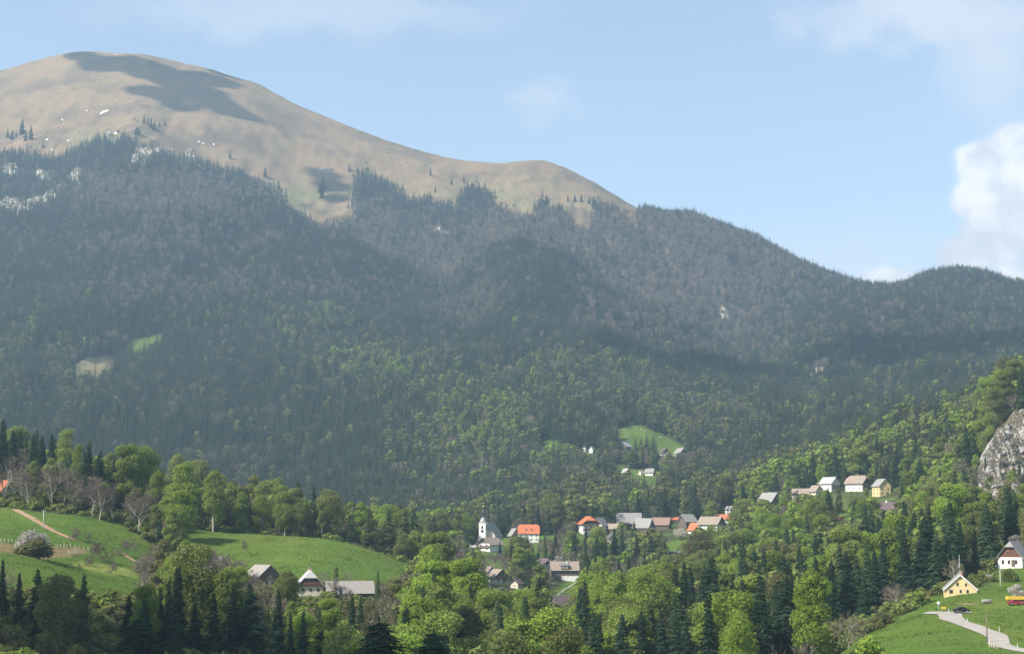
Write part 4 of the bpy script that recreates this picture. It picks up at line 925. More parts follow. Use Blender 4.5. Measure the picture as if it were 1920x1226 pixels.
 ('bush', 1862, 1078, 516, .4, 1.3, 'olive green bush at the right end of the hedge behind the yellow house'),
 ('bush', 1892, 1062, 515, .5, 1.1, 'dark green round bush below the white gabled house'),
 ('bare', 1845, 1046, 562, .4, 1.0, 'grey leafless tree between the yellow house and the white gabled house'),
 ('blossom', 1905, 1000, 600, .1, 1.3, 'greyish pink blossoming tree behind the white gabled house'),
]
GRASS_TREES = [(497, 332, 17), (807, 330, 14), (847, 347, 13), (604, 372, 26), (606, 355, 22), (600, 362, 20), (655, 322, 14), (670, 325, 13), (1065, 378, 12), (1078, 379, 13), (1090, 379, 13), (1105, 383, 14), (1113, 386, 15), (1025, 390, 22),
               (1018, 388, 14), (41, 252, 26), (58, 262, 24), (22, 262, 16), (14, 258, 15), (30, 258, 12), (48, 264, 16), (270, 232, 16), (277, 236, 15), (283, 240, 17), (289, 244, 15), (299, 237, 8), (309, 236, 10), (431, 298, 15), (522, 356, 18), (252, 226, 6), (258, 230, 6),
               (28, 305, 20), (14, 300, 18)]
def hero_base(h):
    kind, x, ty, D, ti, wd, lb = h
    a, e = px_ae(x, ty); zt = float(e) * D; p = Vector((float(a) * D, D, float(sample(ZG, float(a), D))))
    return p, max(2.0, zt - p.z)
HERO = [(h[1], h[3], {'bush': 4.0, 'orchard': 5, 'blossom': 4.5}.get(h[0], 3.6)) for h in HEROES]
for h in HEROES:
    p, hh = hero_base(h); lim = {'spruce': 34, 'larch': 32, 'broad': 30, 'bare': 28}.get(h[0], 11)
    if hh > lim or hh < 2.5: print('hero height', h[0], h[1], h[2], h[3], round(hh, 1))
    x_, y_ = world_px(p.x, p.y, p.z); r_ = hh * {'spruce': .11, 'larch': .12, 'broad': .2, 'bare': .15}.get(h[0], .4) * F / D if False else hh * {'spruce': .11, 'larch': .12, 'broad': .2, 'bare': .15}.get(h[0], .4) * F / p.y
    guard(x_ - r_, h[2], x_ + r_, h[2] + (y_ - h[2]) * (0.75 if h[3] > 300 else 1.0), h[3] - 6)
# ------------------------------------------------------------------ tree shapes
def quads_to_mesh(name, Q, mats, fm=None, tris=None):
    """Q: (n,4,3) quads"""
    n = len(Q)
    return np_mesh(name, Q.reshape(-1, 3), np.arange(n * 4), np.arange(n) * 4, mats, fm)
def trunk_rings(pts, rad, n=6):
    verts = []; faces = []
    for i, (p, r) in enumerate(zip(pts, rad)):
        for k_ in range(n):
            an = 2 * math.pi * k_ / n
            verts.append((p[0] + r * math.cos(an), p[1] + r * math.sin(an), p[2]))
    for i in range(len(pts) - 1):
        for k_ in range(n):
            faces.append((i * n + k_, i * n + (k_ + 1) % n, (i + 1) * n + (k_ + 1) % n, (i + 1) * n + k_))
    return verts, faces
def tube(p0, p1, r0, r1, n=4):
    p0 = np.array(p0, float); p1 = np.array(p1, float); d = p1 - p0; d = d / (np.linalg.norm(d) + 1e-9)
    a = np.cross(d, (0.31, 0.87, 0.2)); a /= np.linalg.norm(a); b_ = np.cross(d, a)
    an = np.arange(n) * 2 * math.pi / n
    ring = np.cos(an)[:, None] * a + np.sin(an)[:, None] * b_
    A_ = p0 + ring * r0; B_ = p1 + ring * r1
    return np.stack([A_, np.roll(A_, -1, 0), np.roll(B_, -1, 0), B_], 1)
def spruce_parts(seed, Ht=25.0, R=3.9, nbr=300, hi=True, crown0=0.06, power=0.82, droop=0.0):
    r = np.random.default_rng(seed)
    Q = []
    lean = r.normal(0, 0.25, 2)
    for bi in range(nbr):
        tz = crown0 + (0.985 - crown0) * ((bi + r.uniform(-1.2, 1.2)) / nbr) ** 1.0
        tz = min(0.985, max(crown0, 1 - (1 - tz) ** 0.85 if hi else tz))
        z = tz * Ht
        sh = 0.88 + 0.12 * math.sin(tz * 31 + seed)
        L = (R * ((1 - tz) ** power) * (0.8 + 0.2 * min(1, (tz - crown0) / 0.12)) * sh + 0.2) * r.choice((r.uniform(0.40, 0.75), r.uniform(0.75, 1.0), r.uniform(0.95, 1.28)))
        an = bi * 2.39996 + r.normal(0, 0.35)
        cx, cy = lean * tz
        dx, dy = math.cos(an), math.sin(an); px_, py_ = -dy, dx
        drp = -0.15 - droop - 0.34 * (1 - tz) + r.normal(0, 0.08)
        def pt(s, side=0.0, extra=0.0):
            zz = z + L * (drp * s + 0.18 * max(0, s - 0.5)) + extra
            return (cx + dx * L * s + px_ * side, cy + dy * L * s + py_ * side, zz)
        if hi:
            wd = 0.17 * L + 0.14
            Q.append((pt(0.05, 0), pt(0.5, wd, -0.12), pt(1.0, 0), pt(0.5, -wd, -0.12)))
            for s in (0.28, 0.5, 0.72):
                w_ = wd * 1.6 * (1.15 - s) + 0.14
                for sg in (-1, 1):
                    e_ = r.uniform(-0.75, -0.2) * (0.4 + w_)
                    Q.append((pt(s), pt(s + 0.10, sg * w_ * 0.55, e_ * 0.3), pt(s + 0.24, sg * w_ * 1.3, e_), pt(s + 0.16, sg * w_ * 0.2, e_ * 0.8)))
        else:
            wd = 0.34 * L + 0.2
            Q.append((pt(0.0), pt(0.5, wd, -0.16 * L), pt(1.0), pt(0.5, -wd, -0.16 * L)))
    Q.append(((lean[0], lean[1], Ht * 1.02), (lean[0] + 0.16, lean[1], Ht * 0.94), (lean[0], lean[1] + 0.05, Ht * 0.92), (lean[0] - 0.16, lean[1], Ht * 0.94)))
    tr = [tube((0, 0, -1.0), (lean[0] * 0.5, lean[1] * 0.5, Ht * 0.5), 0.32, 0.2, 6), tube((lean[0] * 0.5, lean[1] * 0.5, Ht * 0.5), (lean[0], lean[1], Ht * 0.97), 0.2, 0.03, 5)]
    return np.array(Q), np.concatenate(tr)
def leaf_quads(r, cen, nrm, size):
    n = len(cen)
    rnd = r.normal(0, 1, (n, 3)); nn = nrm + 0.75 * rnd; nn /= np.linalg.norm(nn, axis=1)[:, None] + 1e-9
    t_ = np.cross(nn, r.normal(0, 1, (n, 3))); t_ /= np.linalg.norm(t_, axis=1)[:, None] + 1e-9
    b_ = np.cross(nn, t_)
    s = size[:, None]
    return np.stack([cen - t_ * s, cen + b_ * s * 0.62, cen + t_ * s, cen - b_ * s * 0.62], 1)
def broad_parts(seed, Ht=21.0, R=5.2, nlobes=20, nleaf=3600, size=0.42, base=0.16, sparse=0.0, pointy=0.0):
    r = np.random.default_rng(seed)
    lob = []
    for i in range(nlobes):
        tz = r.uniform(0, 1) ** 0.8
        prof = math.sin(math.pi * min(0.97, 0.12 + 0.80 * tz)) ** 0.65 * (1 - pointy * tz)
        an = i * 2.4 + r.normal(0, 0.3)
        rad = R * prof * r.uniform(0.35, 0.78)
        z = Ht * (base + 0.08 + (0.82 - base) * tz)
        lr = R * r.uniform(0.30, 0.50) * (0.75 + 0.25 * prof)
        lob.append((rad * math.cos(an), rad * math.sin(an), z, lr))
    lob.append((0, 0, Ht * 0.88, R * 0.36)); lob.append((0, 0, Ht * 0.6, R * 0.55))
    lob = np.array(lob)
    wt = lob[:, 3] ** 2; pick = r.choice(len(lob), nleaf, p=wt / wt.sum())
    d = r.normal(0, 1, (nleaf, 3)); d /= np.linalg.norm(d, axis=1)[:, None]
    rr = lob[pick, 3] * np.where(r.random(nleaf) < 0.8, r.uniform(0.78, 1.08, nleaf), r.uniform(0.3, 0.8, nleaf))
    # clumps inside the lobe surface give gaps and ragged edges
    cl = fbm(d[:, 0] * 2.3 + pick * 3.1, d[:, 1] * 2.3 + d[:, 2] * 1.9, 2)
    keep = cl > (-0.28 + sparse)
    cen = lob[pick, :3] + d * rr[:, None] * np.array([1, 1, 0.82])
    cen, d = cen[keep], d[keep]
    Q = leaf_quads(r, cen, d * 1.1 + np.array([0, 0, 0.35]), size * r.uniform(0.7, 1.4, len(cen)))
    tr = [tube((0, 0, -1.0), (r.normal(0, .2), r.normal(0, .2), Ht * 0.42), 0.36, 0.24, 6)]
    top_ = tr[0][0][2]
    for l in lob[:10]:
        tr.append(tube((0, 0, Ht * r.uniform(0.22, 0.5)), l[:3], 0.14, 0.03, 4))
    return Q, np.concatenate(tr)
def bare_parts(seed, Ht=17.0, spread=0.52, depth=4, twig=0.035, buds=0, upright=0.35):
    r = np.random.default_rng(seed)
    tr, tw = [], []
    def rec(p, d, L, rad, lev):
        n = 2 if lev < 3 else 1
        q = p; dd = d
        for s in range(n):
            dd = dd + r.normal(0, 0.13, 3); dd /= np.linalg.norm(dd)
            q2 = q + dd * L / n
            r2 = rad * (1 - 0.35 * (s + 1) / n)
            if lev < 3: tr.append(tube(q, q2, rad * (1 - 0.35 * s / n), r2, 4))
            else:
                sd = np.cross(dd, r.normal(0, 1, 3)); sd /= np.linalg.norm(sd) + 1e-9
                tw.append(np.array([q - sd * twig * 1.6, q + sd * twig * 1.6, q2 + sd * twig * 0.6, q2 - sd * twig * 0.6]))
            q = q2
            if lev < depth:
                for k_ in range(r.integers(2, 4) if lev > 0 else 2):
                    a_ = r.normal(0, 1, 3); a_ -= a_.dot(dd) * dd; a_ /= np.linalg.norm(a_) + 1e-9
                    nd = dd * (1 - spread * r.uniform(0.55, 1.0)) + a_ * spread * r.uniform(0.7, 1.2) + np.array([0, 0, upright * 0.4])
                    nd /= np.linalg.norm(nd)
                    rec(q, nd, L * r.uniform(0.55, 0.78), rad * 0.55, lev + 1)
        if lev < depth:
            rec(q, dd, L * 0.7, rad * 0.6, lev + 1)
    rec(np.array([0, 0, -0.8]), np.array([0, 0, 1.0]), Ht * 0.36, Ht * 0.014, 0)
    tw = np.array(tw)
    if buds:
        i = r.choice(len(tw), buds); cen = tw[i].mean(1) + r.normal(0, 0.25, (buds, 3))
        tw = np.concatenate([tw, leaf_quads(r, cen, np.zeros((buds, 3)) + 0.01, np.full(buds, 0.16) * r.uniform(0.6, 1.5, buds))])
    z = max(1.0, tw[..., 2].max()); s_ = Ht / z
    return tw * s_, np.concatenate(tr) * s_
def far_bare(seed, Ht=17.0, R=4.4, n=230):
    r = np.random.default_rng(seed)
    d = r.normal(0, 1, (n, 3)); d /= np.linalg.norm(d, axis=1)[:, None]
    cen = d * (r.random(n) ** 0.45)[:, None] * np.array([R, R, Ht * 0.36]) + np.array([0, 0, Ht * 0.62])
    up = cen - np.array([0, 0, Ht * 0.2]); up /= np.linalg.norm(up, axis=1)[:, None]
    sd = np.cross(up, r.normal(0, 1, (n, 3))); sd /= np.linalg.norm(sd, axis=1)[:, None]
    L = r.uniform(0.9, 1.9, n)[:, None]; w_ = r.uniform(0.10, 0.24, n)[:, None]
    Q = np.stack([cen - up * L - sd * w_ * .5, cen + sd * w_, cen + up * L, cen - sd * w_], 1)
    return Q, tube((0, 0, -1), (0, 0, Ht * 0.6), 0.22, 0.1, 4)

KIND = {}
def reg(kind, parts, leafmat, barkmat):
    Q, T = parts
    KIND.setdefault(kind, []).append((quads_to_mesh('crown_' + kind, Q, [leafmat]), quads_to_mesh('trunk_' + kind, T, [barkmat]), float(Q[..., 2].max()), float(np.hypot(Q[..., 0], Q[..., 1]).max())))
FARC = {}
def reg_far(kind, parts, leafmat, barkmat):
    Q, T = parts
    me_ = quads_to_mesh('far_' + kind, np.concatenate([Q, T]), [leafmat, barkmat], np.concatenate([np.zeros(len(Q), int), np.ones(len(T), int)]))
    o = bpy.data.objects.new('far_%s_%02d' % (kind, len(FARC.get(kind, []))), me_)
    FARC.setdefault(kind, []).append((o, float(Q[..., 2].max())))
for s in range(6): reg('spruce', spruce_parts(10 + s, 25, [4.9, 5.4, 4.3, 5.8, 5.0, 4.0][s], [250, 260, 230, 270, 250, 220][s], True, [0.03, 0.06, 0.10, 0.03, 0.05, 0.14][s], [0.95, 0.9, 1.0, 0.85, 1.05, 0.85][s], [0, .1, .05, .15, 0, .1][s]), M_SPRUCE, M_BARK)
reg('spruce', spruce_parts(19, 25, 6.4, 420, True, 0.04, 0.55, .12), M_SPRUCE, M_BARK)
for s in range(6): reg('broad', broad_parts(30 + s, 21, [5.8, 4.8, 6.4, 4.2, 5.4, 5.0][s], [26, 22, 30, 20, 26, 24][s], 15000, 0.23, [0.02, 0.06, 0.0, 0.08, -0.02, 0.04][s], [0, .04, .0, .06, .02, .08][s], [0, .2, 0, .35, .1, .25][s]), M_BROAD, M_PALEBARK)
for s in range(3): reg('larch', spruce_parts(50 + s, 24, [4.0, 3.6, 4.4][s], [260, 240, 300][s], True, [0.06, 0.1, 0.04][s], 0.66, 0.05), M_LARCH, M_BARK)
for s in range(5): reg('bare', bare_parts(70 + s, 17, [0.5, 0.45, 0.6, 0.52, 0.4][s], 4, 0.045, [0, 500, 0, 900, 0][s]), M_TWIG, M_PALEBARK)
for s in range(2): reg('blossom', broad_parts(90 + s, 7, 3.4, 14, 2600, 0.20, 0.06, 0.10), M_BLOSSOM, M_BARK)
for s in range(3): reg('bush', broad_parts(95 + s, 4.0, 2.6, 12, 2400, 0.22, -0.1, 0.0), M_BROAD, M_BARK)
for s in range(2): reg('orchard', bare_parts(110 + s, 7.5, 0.72, 4, 0.035, [250, 0][s], 0.15), M_TWIG, M_BARK)
for s in range(5): reg_far('spruce', spruce_parts(210 + s, 25, [4.3, 4.9, 3.9, 5.3, 4.6][s], 74, False, [0.03, 0.06, 0.10, 0.04, 0.06][s], 0.95), M_SPRUCE, M_BARK)
for s in range(4): reg_far('broad', broad_parts(230 + s, 20, [5.2, 4.6, 5.8, 4.2][s], 16, 460, 0.95, 0.02, 0.0, [0, .2, .1, .3][s]), M_BROAD, M_BARK)
for s in range(2): reg_far('larch', spruce_parts(250 + s, 23, 3.6, 80, False, 0.05, 0.72), M_LARCH, M_BARK)
for s in range(3): reg_far('bare', far_bare(270 + s), M_TWIG, M_BARK)
for s in range(3): reg_far('bush', broad_parts(290 + s, 4.0, 2.6, 9, 260, 0.5, -0.1, 0.0), M_BROAD, M_BARK)

NOUN = {'spruce': ('spruce_tree', 'spruce tree'), 'broad': ('broadleaf_tree', 'broadleaf tree'), 'larch': ('larch_tree', 'larch tree'), 'bare': ('bare_tree', 'bare tree'),
        'blossom': ('blossom_tree', 'blossom tree'), 'bush': ('bush', 'bush'), 'orchard': ('orchard_tree', 'fruit tree')}
def plant(kind, loc, height, tint, label, group=None, width=1.0, variant=None, rotz=None, cat=None):
    vs = KIND[kind]; i = random.randrange(min(6, len(vs))) if variant is None else variant % len(vs)
    cr_, tr_, h0, r0 = vs[i]
    s = height / h0
    root = link(NOUN[kind][0], None, None, loc, (0, 0, random.uniform(0, 6.28) if rotz is None else rotz), (s * width, s * width, s), label=label, category=cat or NOUN[kind][1])
    root.empty_display_size = 0.5
    if group: root['group'] = group
    a_ = link('trunk', tr_, root); b_ = link('crown', cr_, root)
    b_['tint'] = float(tint)
    return root

# ------------------------------------------------------------------ scattered woodland
KN = ['spruce', 'broad', 'bare', 'larch']
BLOBS = [  # photo x, y, rx, ry, D lo, hi, (spruce, broad, bare, larch), broad tint
 (300, 372, 150, 42, 2900, 3700, (.2, 0, .8, 0), .2), (340, 460, 160, 26, 2700, 3300, (.6, 0, .4, 0), .2), (640, 450, 120, 45, 3235, 3900, (.22, 0, .78, 0), .2), (740, 495, 120, 65, 3225, 3900, (.28, 0, .72, 0), .2),
 (880, 570, 60, 50, 2600, 3300, (.55, 0, .45, 0), .2), (420, 548, 210, 26, 2500, 3100, (.5, 0, .5, 0), .2), (1250, 500, 220, 90, 3150, 4200, (.28, 0, .72, 0), .2),
 (1360, 590, 180, 80, 3060, 4200, (.2, 0, .8, 0), .2), (980, 440, 120, 40, 3200, 4000, (.32, 0, .68, 0), .2), (1150, 470, 80, 60, 3200, 4000, (.3, 0, .7, 0), .2),
 (700, 700, 100, 30, 2000, 2700, (.4, .5, 0, .1), .6), (570, 608, 80, 34, 2300, 2900, (.55, .32, .1, .03), .55), (850, 775, 95, 60, 1800, 2500, (.38, .38, .1, .14), .55),
 (1130, 700, 100, 28, 2100, 2700, (.4, .45, .05, .1), .6), (1000, 750, 220, 50, 1900, 2500, (.62, .2, .06, .12), .5), (450, 592, 90, 30, 2400, 2900, (.55, .1, .05, .3), .3),
 (70, 700, 100, 70, 2000, 2800, (.6, .15, .05, .2), .35), (900, 830, 80, 60, 1500, 2100, (.25, .55, .1, .1), .65), (1280, 800, 150, 45, 1700, 2300, (.45, .35, .1, .1), .4),
 (1050, 880, 140, 40, 1400, 1800, (.55, .2, .15, .1), .4), (1650, 600, 200, 60, 2700, 4200, (.8, 0, .2, 0), .2), (760, 830, 30, 40, 1500, 2200, (.6, .3, 0, .1), .4),
]
def mix_for(px, py, D):
    n = len(px); W = np.zeros((n, 4)); T = np.full(n, 0.35)
    def z(sel, wt, ti):
        W[sel] = wt; T[sel] = ti
    z(D >= 0, (.90, .03, .045, .025), .35)
    z(D > 2650, (.91, .0, .07, .02), .25)
    z((D > 2650) & (px > 1080) & (px < 1620), (.60, .0, .38, .02), .25)
    z((D > 1250) & (D <= 1720) & (px > 760), (.64, .15, .12, .09), .36)
    z((D > 1230) & (px > 1480), (.84, .09, .04, .03), .5)
    z((D > 1000) & (D <= 1330) & (px > 1380), (.52, .32, .11, .05), .62)
    z((D > 820) & (D <= 1250) & (px > 760) & (px <= 1380), (.42, .34, .18, .06), .55)
    z((D > 560) & (D <= 1150) & (px > 1240), (.38, .42, .15, .05), .66)
    z((D > 560) & (D <= 1250) & (px < 760), (.25, .58, .12, .05), .55)
    z((D <= 820) & (px > 760) & (px <= 1240), (.28, .60, .08, .04), .84)
    z((D <= 560) & (px > 1240), (.76, .14, .08, .02), .65)
    z((D <= 560) & (px <= 760), (.46, .40, .10, .04), .55)
    z((D > 480) & (D < 640) & (px > 330) & (px < 800) & (py > 1085), (.05, .35, .58, .02), .4)
    z((D > 640) & (px < 190) & (D < 740), (.25, .15, .58, .02), .4)
    z((D >= 725) & (px < 190) & (D < 1000), (.85, .12, .03, 0), .6)
    for (cx, cy, rx, ry, lo, hi, wt, ti) in BLOBS:
        g = np.exp(-((px - cx) / rx) ** 2 - ((py - cy) / ry) ** 2) * ((D > lo) & (D < hi))
        g = np.clip(g * 1.6, 0, 1)[:, None]
        W[:] = W * (1 - g) + np.array(wt) * g; T[:] = T * (1 - g[:, 0]) + ti * g[:, 0]
    # stands: patches where one kind rules
    W[D > 1450] *= np.array((1.0, 0.55, 1.0, 0.9)); T[D > 1450] -= 0.10
    X = (px - 960) / F * D
    pn = fbm(X / 75 + 11, D / 105 + 3, 3)
    pn2 = fbm(X / 60 - 21, D / 80 + 13, 3)
    con = np.clip((pn - 0.02) * 3.0, 0, 0.9)[:, None]; dec = np.clip((-pn - 0.10) * 2.6, 0, 0.8)[:, None] * (D < 1300)[:, None]
    W[:] = W * (1 - con) + np.array((.95, .02, .03, 0)) * con * W[:, :1] + W * con * (1 - W[:, :1])
    W[:] = W * (1 - dec) + W * np.array((.45, 2.0, 1.3, 1.4)) * dec
    T[:] = T + 0.55 * pn2
    return W / W.sum(1)[:, None], T
def scatter(lo, hi, sp, amax):
    nx = int(2 * amax * hi / sp); ny = int((hi - lo) / sp)
    gx, gy = np.meshgrid((np.arange(nx) - nx / 2) * sp, lo + np.arange(ny) * sp)
    X = (gx + rng.uniform(-.48, .48, gx.shape) * sp).ravel(); Y = (gy + rng.uniform(-.48, .48, gx.shape) * sp).ravel()
    k_ = np.abs(X / Y) < amax
    return X[k_], Y[k_]
TX, TY = [], []
for (lo, hi, sp, am) in ((215, 470, 7.4, 0.33), (470, 760, 8.0, 0.33), (760, 1300, 7.6, 0.34), (1300, 1900, 6.2, 0.34), (1900, 2700, 6.0, 0.35), (2700, 4130, 6.6, 0.35)):
    a_, b_ = scatter(lo, hi, sp, am); TX.append(a_); TY.append(b_)
TX = np.concatenate(TX); TY = np.concatenate(TY)
TZ = H(TX, TY)
px, py = world_px(TX, TY, TZ)
A_ = TX / TY
W, TT = mix_for(px, py, TY)
cumw = np.cumsum(W, 1); kd = (rng.random(len(TX))[:, None] > cumw).sum(1); kd = np.minimum(kd, 3)
big = fbm(TX / 90, TY / 90, 3)
ht = np.where(kd == 0, rng.normal(22, 3.6, len(TX)), np.where(kd == 1, rng.normal(20.0, 3.6, len(TX)) * np.where(TY > 1500, 0.85, 1.0), np.where(kd == 2, rng.normal(15, 2.6, len(TX)), rng.normal(21, 2.5, len(TX)))))
ht = np.clip(ht * (1 + 0.25 * big), 7, 32)
ht *= np.where(TY > 2600, np.interp(TZ, [300, 900], [0.95, 0.92]), 1.0)
ht *= np.where((TY > 470) & (TY < 640) & (px > 330) & (px < 800), 0.55, 1.0)
ht *= np.where((TY < 300) & (px > 300), 0.86, 1.0)
ht *= np.where((kd == 2) & (TY < 660) & (px > 1730), 0.5, 1.0)
keep = ~(above_treeline(px + rng.normal(0, 5, len(px)), py + rng.normal(0, 6, len(px)) - 22 * np.maximum(0, fbm(TX / 45, TY / 60, 3))) & (TY > 3350))
keep &= ~((TY > 4110) & (px < 1205))
MARG = {0: 3.0, 1: 2.0, 2: 3.0}
for mi, (poly, lo, hi) in enumerate(MEADOWS):
    P2 = np.array(poly, float)
    keep &= ~(in_poly(px, py, poly) & (TY > lo - 8) & (TY < hi + 4))
# the big right meadow and the road stay clear, as do the crowns in front of open grass
keep &= ~((px > 1700) & (TY < 470))
keep &= ~((px > 1600) & (TY < 372))
# rocks, cliff and gaps in the high forest
ROCKS = [(58, 386, 46, 17, -25), (100, 366, 32, 14, -38), (20, 385, 28, 22, 0), (148, 338, 16, 26, -30), (272, 285, 26, 22, 20), (262, 300, 24, 16, 0), (305, 283, 20, 8, 20), (437, 352, 12, 20, 0), (405, 335, 14, 10, 20), (358, 290, 12, 14, 0),
         (505, 345, 16, 8, 20), (480, 362, 10, 12, 0), (18, 320, 22, 18, 0), (82, 330, 24, 14, 10),
         (1172, 512, 9, 9, 0), (1358, 585, 12, 22, 0), (1478, 605, 14, 12, 0), (1446, 632, 12, 9, 0), (1345, 625, 12, 7, 0), (1190, 570, 14, 6, 25), (1240, 598, 16, 6, 25), (1300, 610, 16, 7, 10), (822, 432, 12, 6, 20), (612, 320, 18, 6, 0), (838, 440, 8, 5, 0)]
for (cx, cy, rx, ry, ro) in ROCKS:
    c_, s_ = math.cos(math.radians(ro)), math.sin(math.radians(ro))
    u_ = ((px - cx) * c_ + (py - cy) * s_) / rx; v_ = (-(px - cx) * s_ + (py - cy) * c_) / ry
    keep &= ~((u_ * u_ + v_ * v_ < 0.75) & (TY > 2700) & (rng.random(len(px)) < 0.72))
keep &= ~(in_poly(px, py, [(1510, 705), (1525, 675), (1545, 668), (1548, 700)]) & (TY > 2200) & (TY < 3000))
keep &= ~(in_poly(px, py, [(1838, 940), (1845, 870), (1865, 815), (1885, 780), (1905, 770), (2100, 745), (2100, 930), (1880, 945)]) & (TY > 880) & (TY < 1010))
# thin out: natural gaps
keep &= ~((big < -0.42) & (TY > 1300) & (rng.random(len(px)) < 0.35))
keep &= ~((TY > 2900) & (kd == 2) & (rng.random(len(px)) < 0.15))
hpx = ht * F / (TY * CP); rpx = np.where(kd == 1, 0.24, np.where(kd == 2, 0.22, 0.14)) * hpx
for (x0, y0, x1, y1, D) in GUARD:
    keep &= ~((TY < D + 2) & (px + rpx * 0.8 > x0) & (px - rpx * 0.8 < x1) & (py - hpx < y1 - 1) & (py > y0))
    keep &= ~((np.abs(px - (x0 + x1) / 2) < (x1 - x0) / 2 + rpx * 0.6) & (TY > D - 4) & (TY < D + 14) & (D < 3000) & (D % 1 != 0))
# crowns in front of open grass stay low enough to leave it in view
for mi in (0, 1, 2, 3):
    poly, lo, hi = MEADOWS[mi]
    if mi == 0: poly = [(-700, 925), (0, 950), (60, 958), (150, 966), (232, 984), (258, 1000), (300, 1040), (330, 1090), (250, 1108), (120, 1082), (0, 1058), (-700, 1058)]
    if mi == 1: poly = [(345, 990), (620, 1005), (690, 1020), (745, 1040), (785, 1064), (740, 1085), (600, 1080), (440, 1055), (400, 1035)]
    for fac in (0.75, 0.7, 0.7):
        over = (TY < lo + 70) & in_poly(px, py - hpx * 0.9, poly)
        ht = np.where(over, ht * fac, ht); hpx = np.where(over, hpx * fac, hpx); rpx = np.where(over, rpx * fac, rpx)
    keep &= ~((TY < lo + 70) & in_poly(px, py - hpx * 0.9, poly))
for (hx, hD, hr) in HERO:
    ha = float(px_ae(hx, 1050)[0]) * hD
    keep &= ~((TX - ha) ** 2 + (TY - hD) ** 2 < hr * hr)
# drop what the terrain hides from anywhere near this viewpoint
etop = (TZ + ht) / TY
keep &= etop > sample(ECUM, A_, TY) - 0.004
keep &= (px > -170) & (px < 2090)
sel = np.where(keep)[0]
tint = np.clip(TT + rng.normal(0, 0.2, len(TT)) + 0.25 * fbm(TX / 35 + 40, TY / 35, 2), 0.02, 1.0)
tint = np.where(kd == 0, np.clip(rng.beta(2, 3, len(TT)) * 0.95 + 0.1 * big, 0.02, 0.95), tint)
tint = np.where(kd == 2, np.clip(rng.uniform(0, 0.75, len(TT)) + np.where(TY > 2600, -0.1, 0.15), 0, 1), tint)

# which of them show largest: walk from near to far and keep count of what is already covered
order = sel[np.argsort(TY[sel])]
order = order[TY[order] < 1500]
cell = 5.0; cov = np.zeros((int(1920 / cell) + 2, int(1226 / cell) + 2), bool); show = {}
rk = 0
for i in order:
    x0 = max(0, int((px[i] - rpx[i]) / cell)); x1 = min(cov.shape[0], int((px[i] + rpx[i]) / cell) + 1)
    y0 = max(0, int((py[i] - hpx[i]) / cell)); y1 = min(cov.shape[1], int(py[i] / cell) + 1)
    if x1 <= x0 or y1 <= y0: continue
    sub = cov[x0:x1, y0:y1]; show[i] = float((~sub).sum())
    ym = y0 + (y1 - y0) // 4; xq = (x1 - x0) // 4
    cov[x0 + xq:max(x0 + xq + 1, x1 - xq), ym:y1] = True
indiv = set()
BUDGET = {0: 262, 1: 280, 2: 170, 3: 60}
for k_ in range(4):
    ids = [i for i in show if kd[i] == k_ and show[i] > 1.5]
    ids.sort(key=lambda i: -show[i]); indiv.update(ids[:BUDGET[k_]])
def zone_of(i):
    x, y, D = px[i], py[i], TY[i]
    if D < 460: z_ = 'in the shaded wood along the bottom edge' if x < 760 else ('in the bright wood along the bottom centre' if x < 1240 else 'in the dark wood beside the right meadow')
    elif D < 640 and x < 800: z_ = 'around the old farm below the domed meadow'
    elif D < 820 and 760 < x < 1240: z_ = 'on the fresh green slope below the church'
    elif x < 330 and D < 1250: z_ = 'in the wood above the left meadow'
    elif x < 800 and D < 1250: z_ = 'in the tree belt behind the domed meadow'
    elif x < 1240 and D < 1330: z_ = 'among the village houses near the church'
    elif D < 800: z_ = 'on the wooded bank above the yellow house'
    elif x > 1780 and D < 1250: z_ = 'beside the grey cliff'
    elif D < 1330: z_ = 'on the wooded slope below the right houses'
    else: z_ = 'in the forest rising behind the village'
    return z_
def look_of(i):
    k_ = KN[kd[i]]; tn = tint[i]
    hcl = 'tall' if ht[i] > (23 if k_ in ('spruce', 'larch') else 20) else ('short' if ht[i] < (18 if k_ in ('spruce', 'larch') else 15.5) else 'middling')
    if k_ == 'spruce': c_ = 'blackish green spruce' if tn < 0.3 else ('dark green spruce' if tn < 0.5 else 'mossy green spruce')
    elif k_ == 'broad': c_ = 'olive green leafy tree' if tn < 0.45 else ('mid green leafy tree' if tn < 0.72 else 'bright fresh green leafy tree')
    elif k_ == 'bare': c_ = 'leafless grey brown tree'
    else: c_ = 'light green feathery larch'
    return hcl + ' ' + c_
def zone_label(i): return look_of(i) + ' ' + zone_of(i)
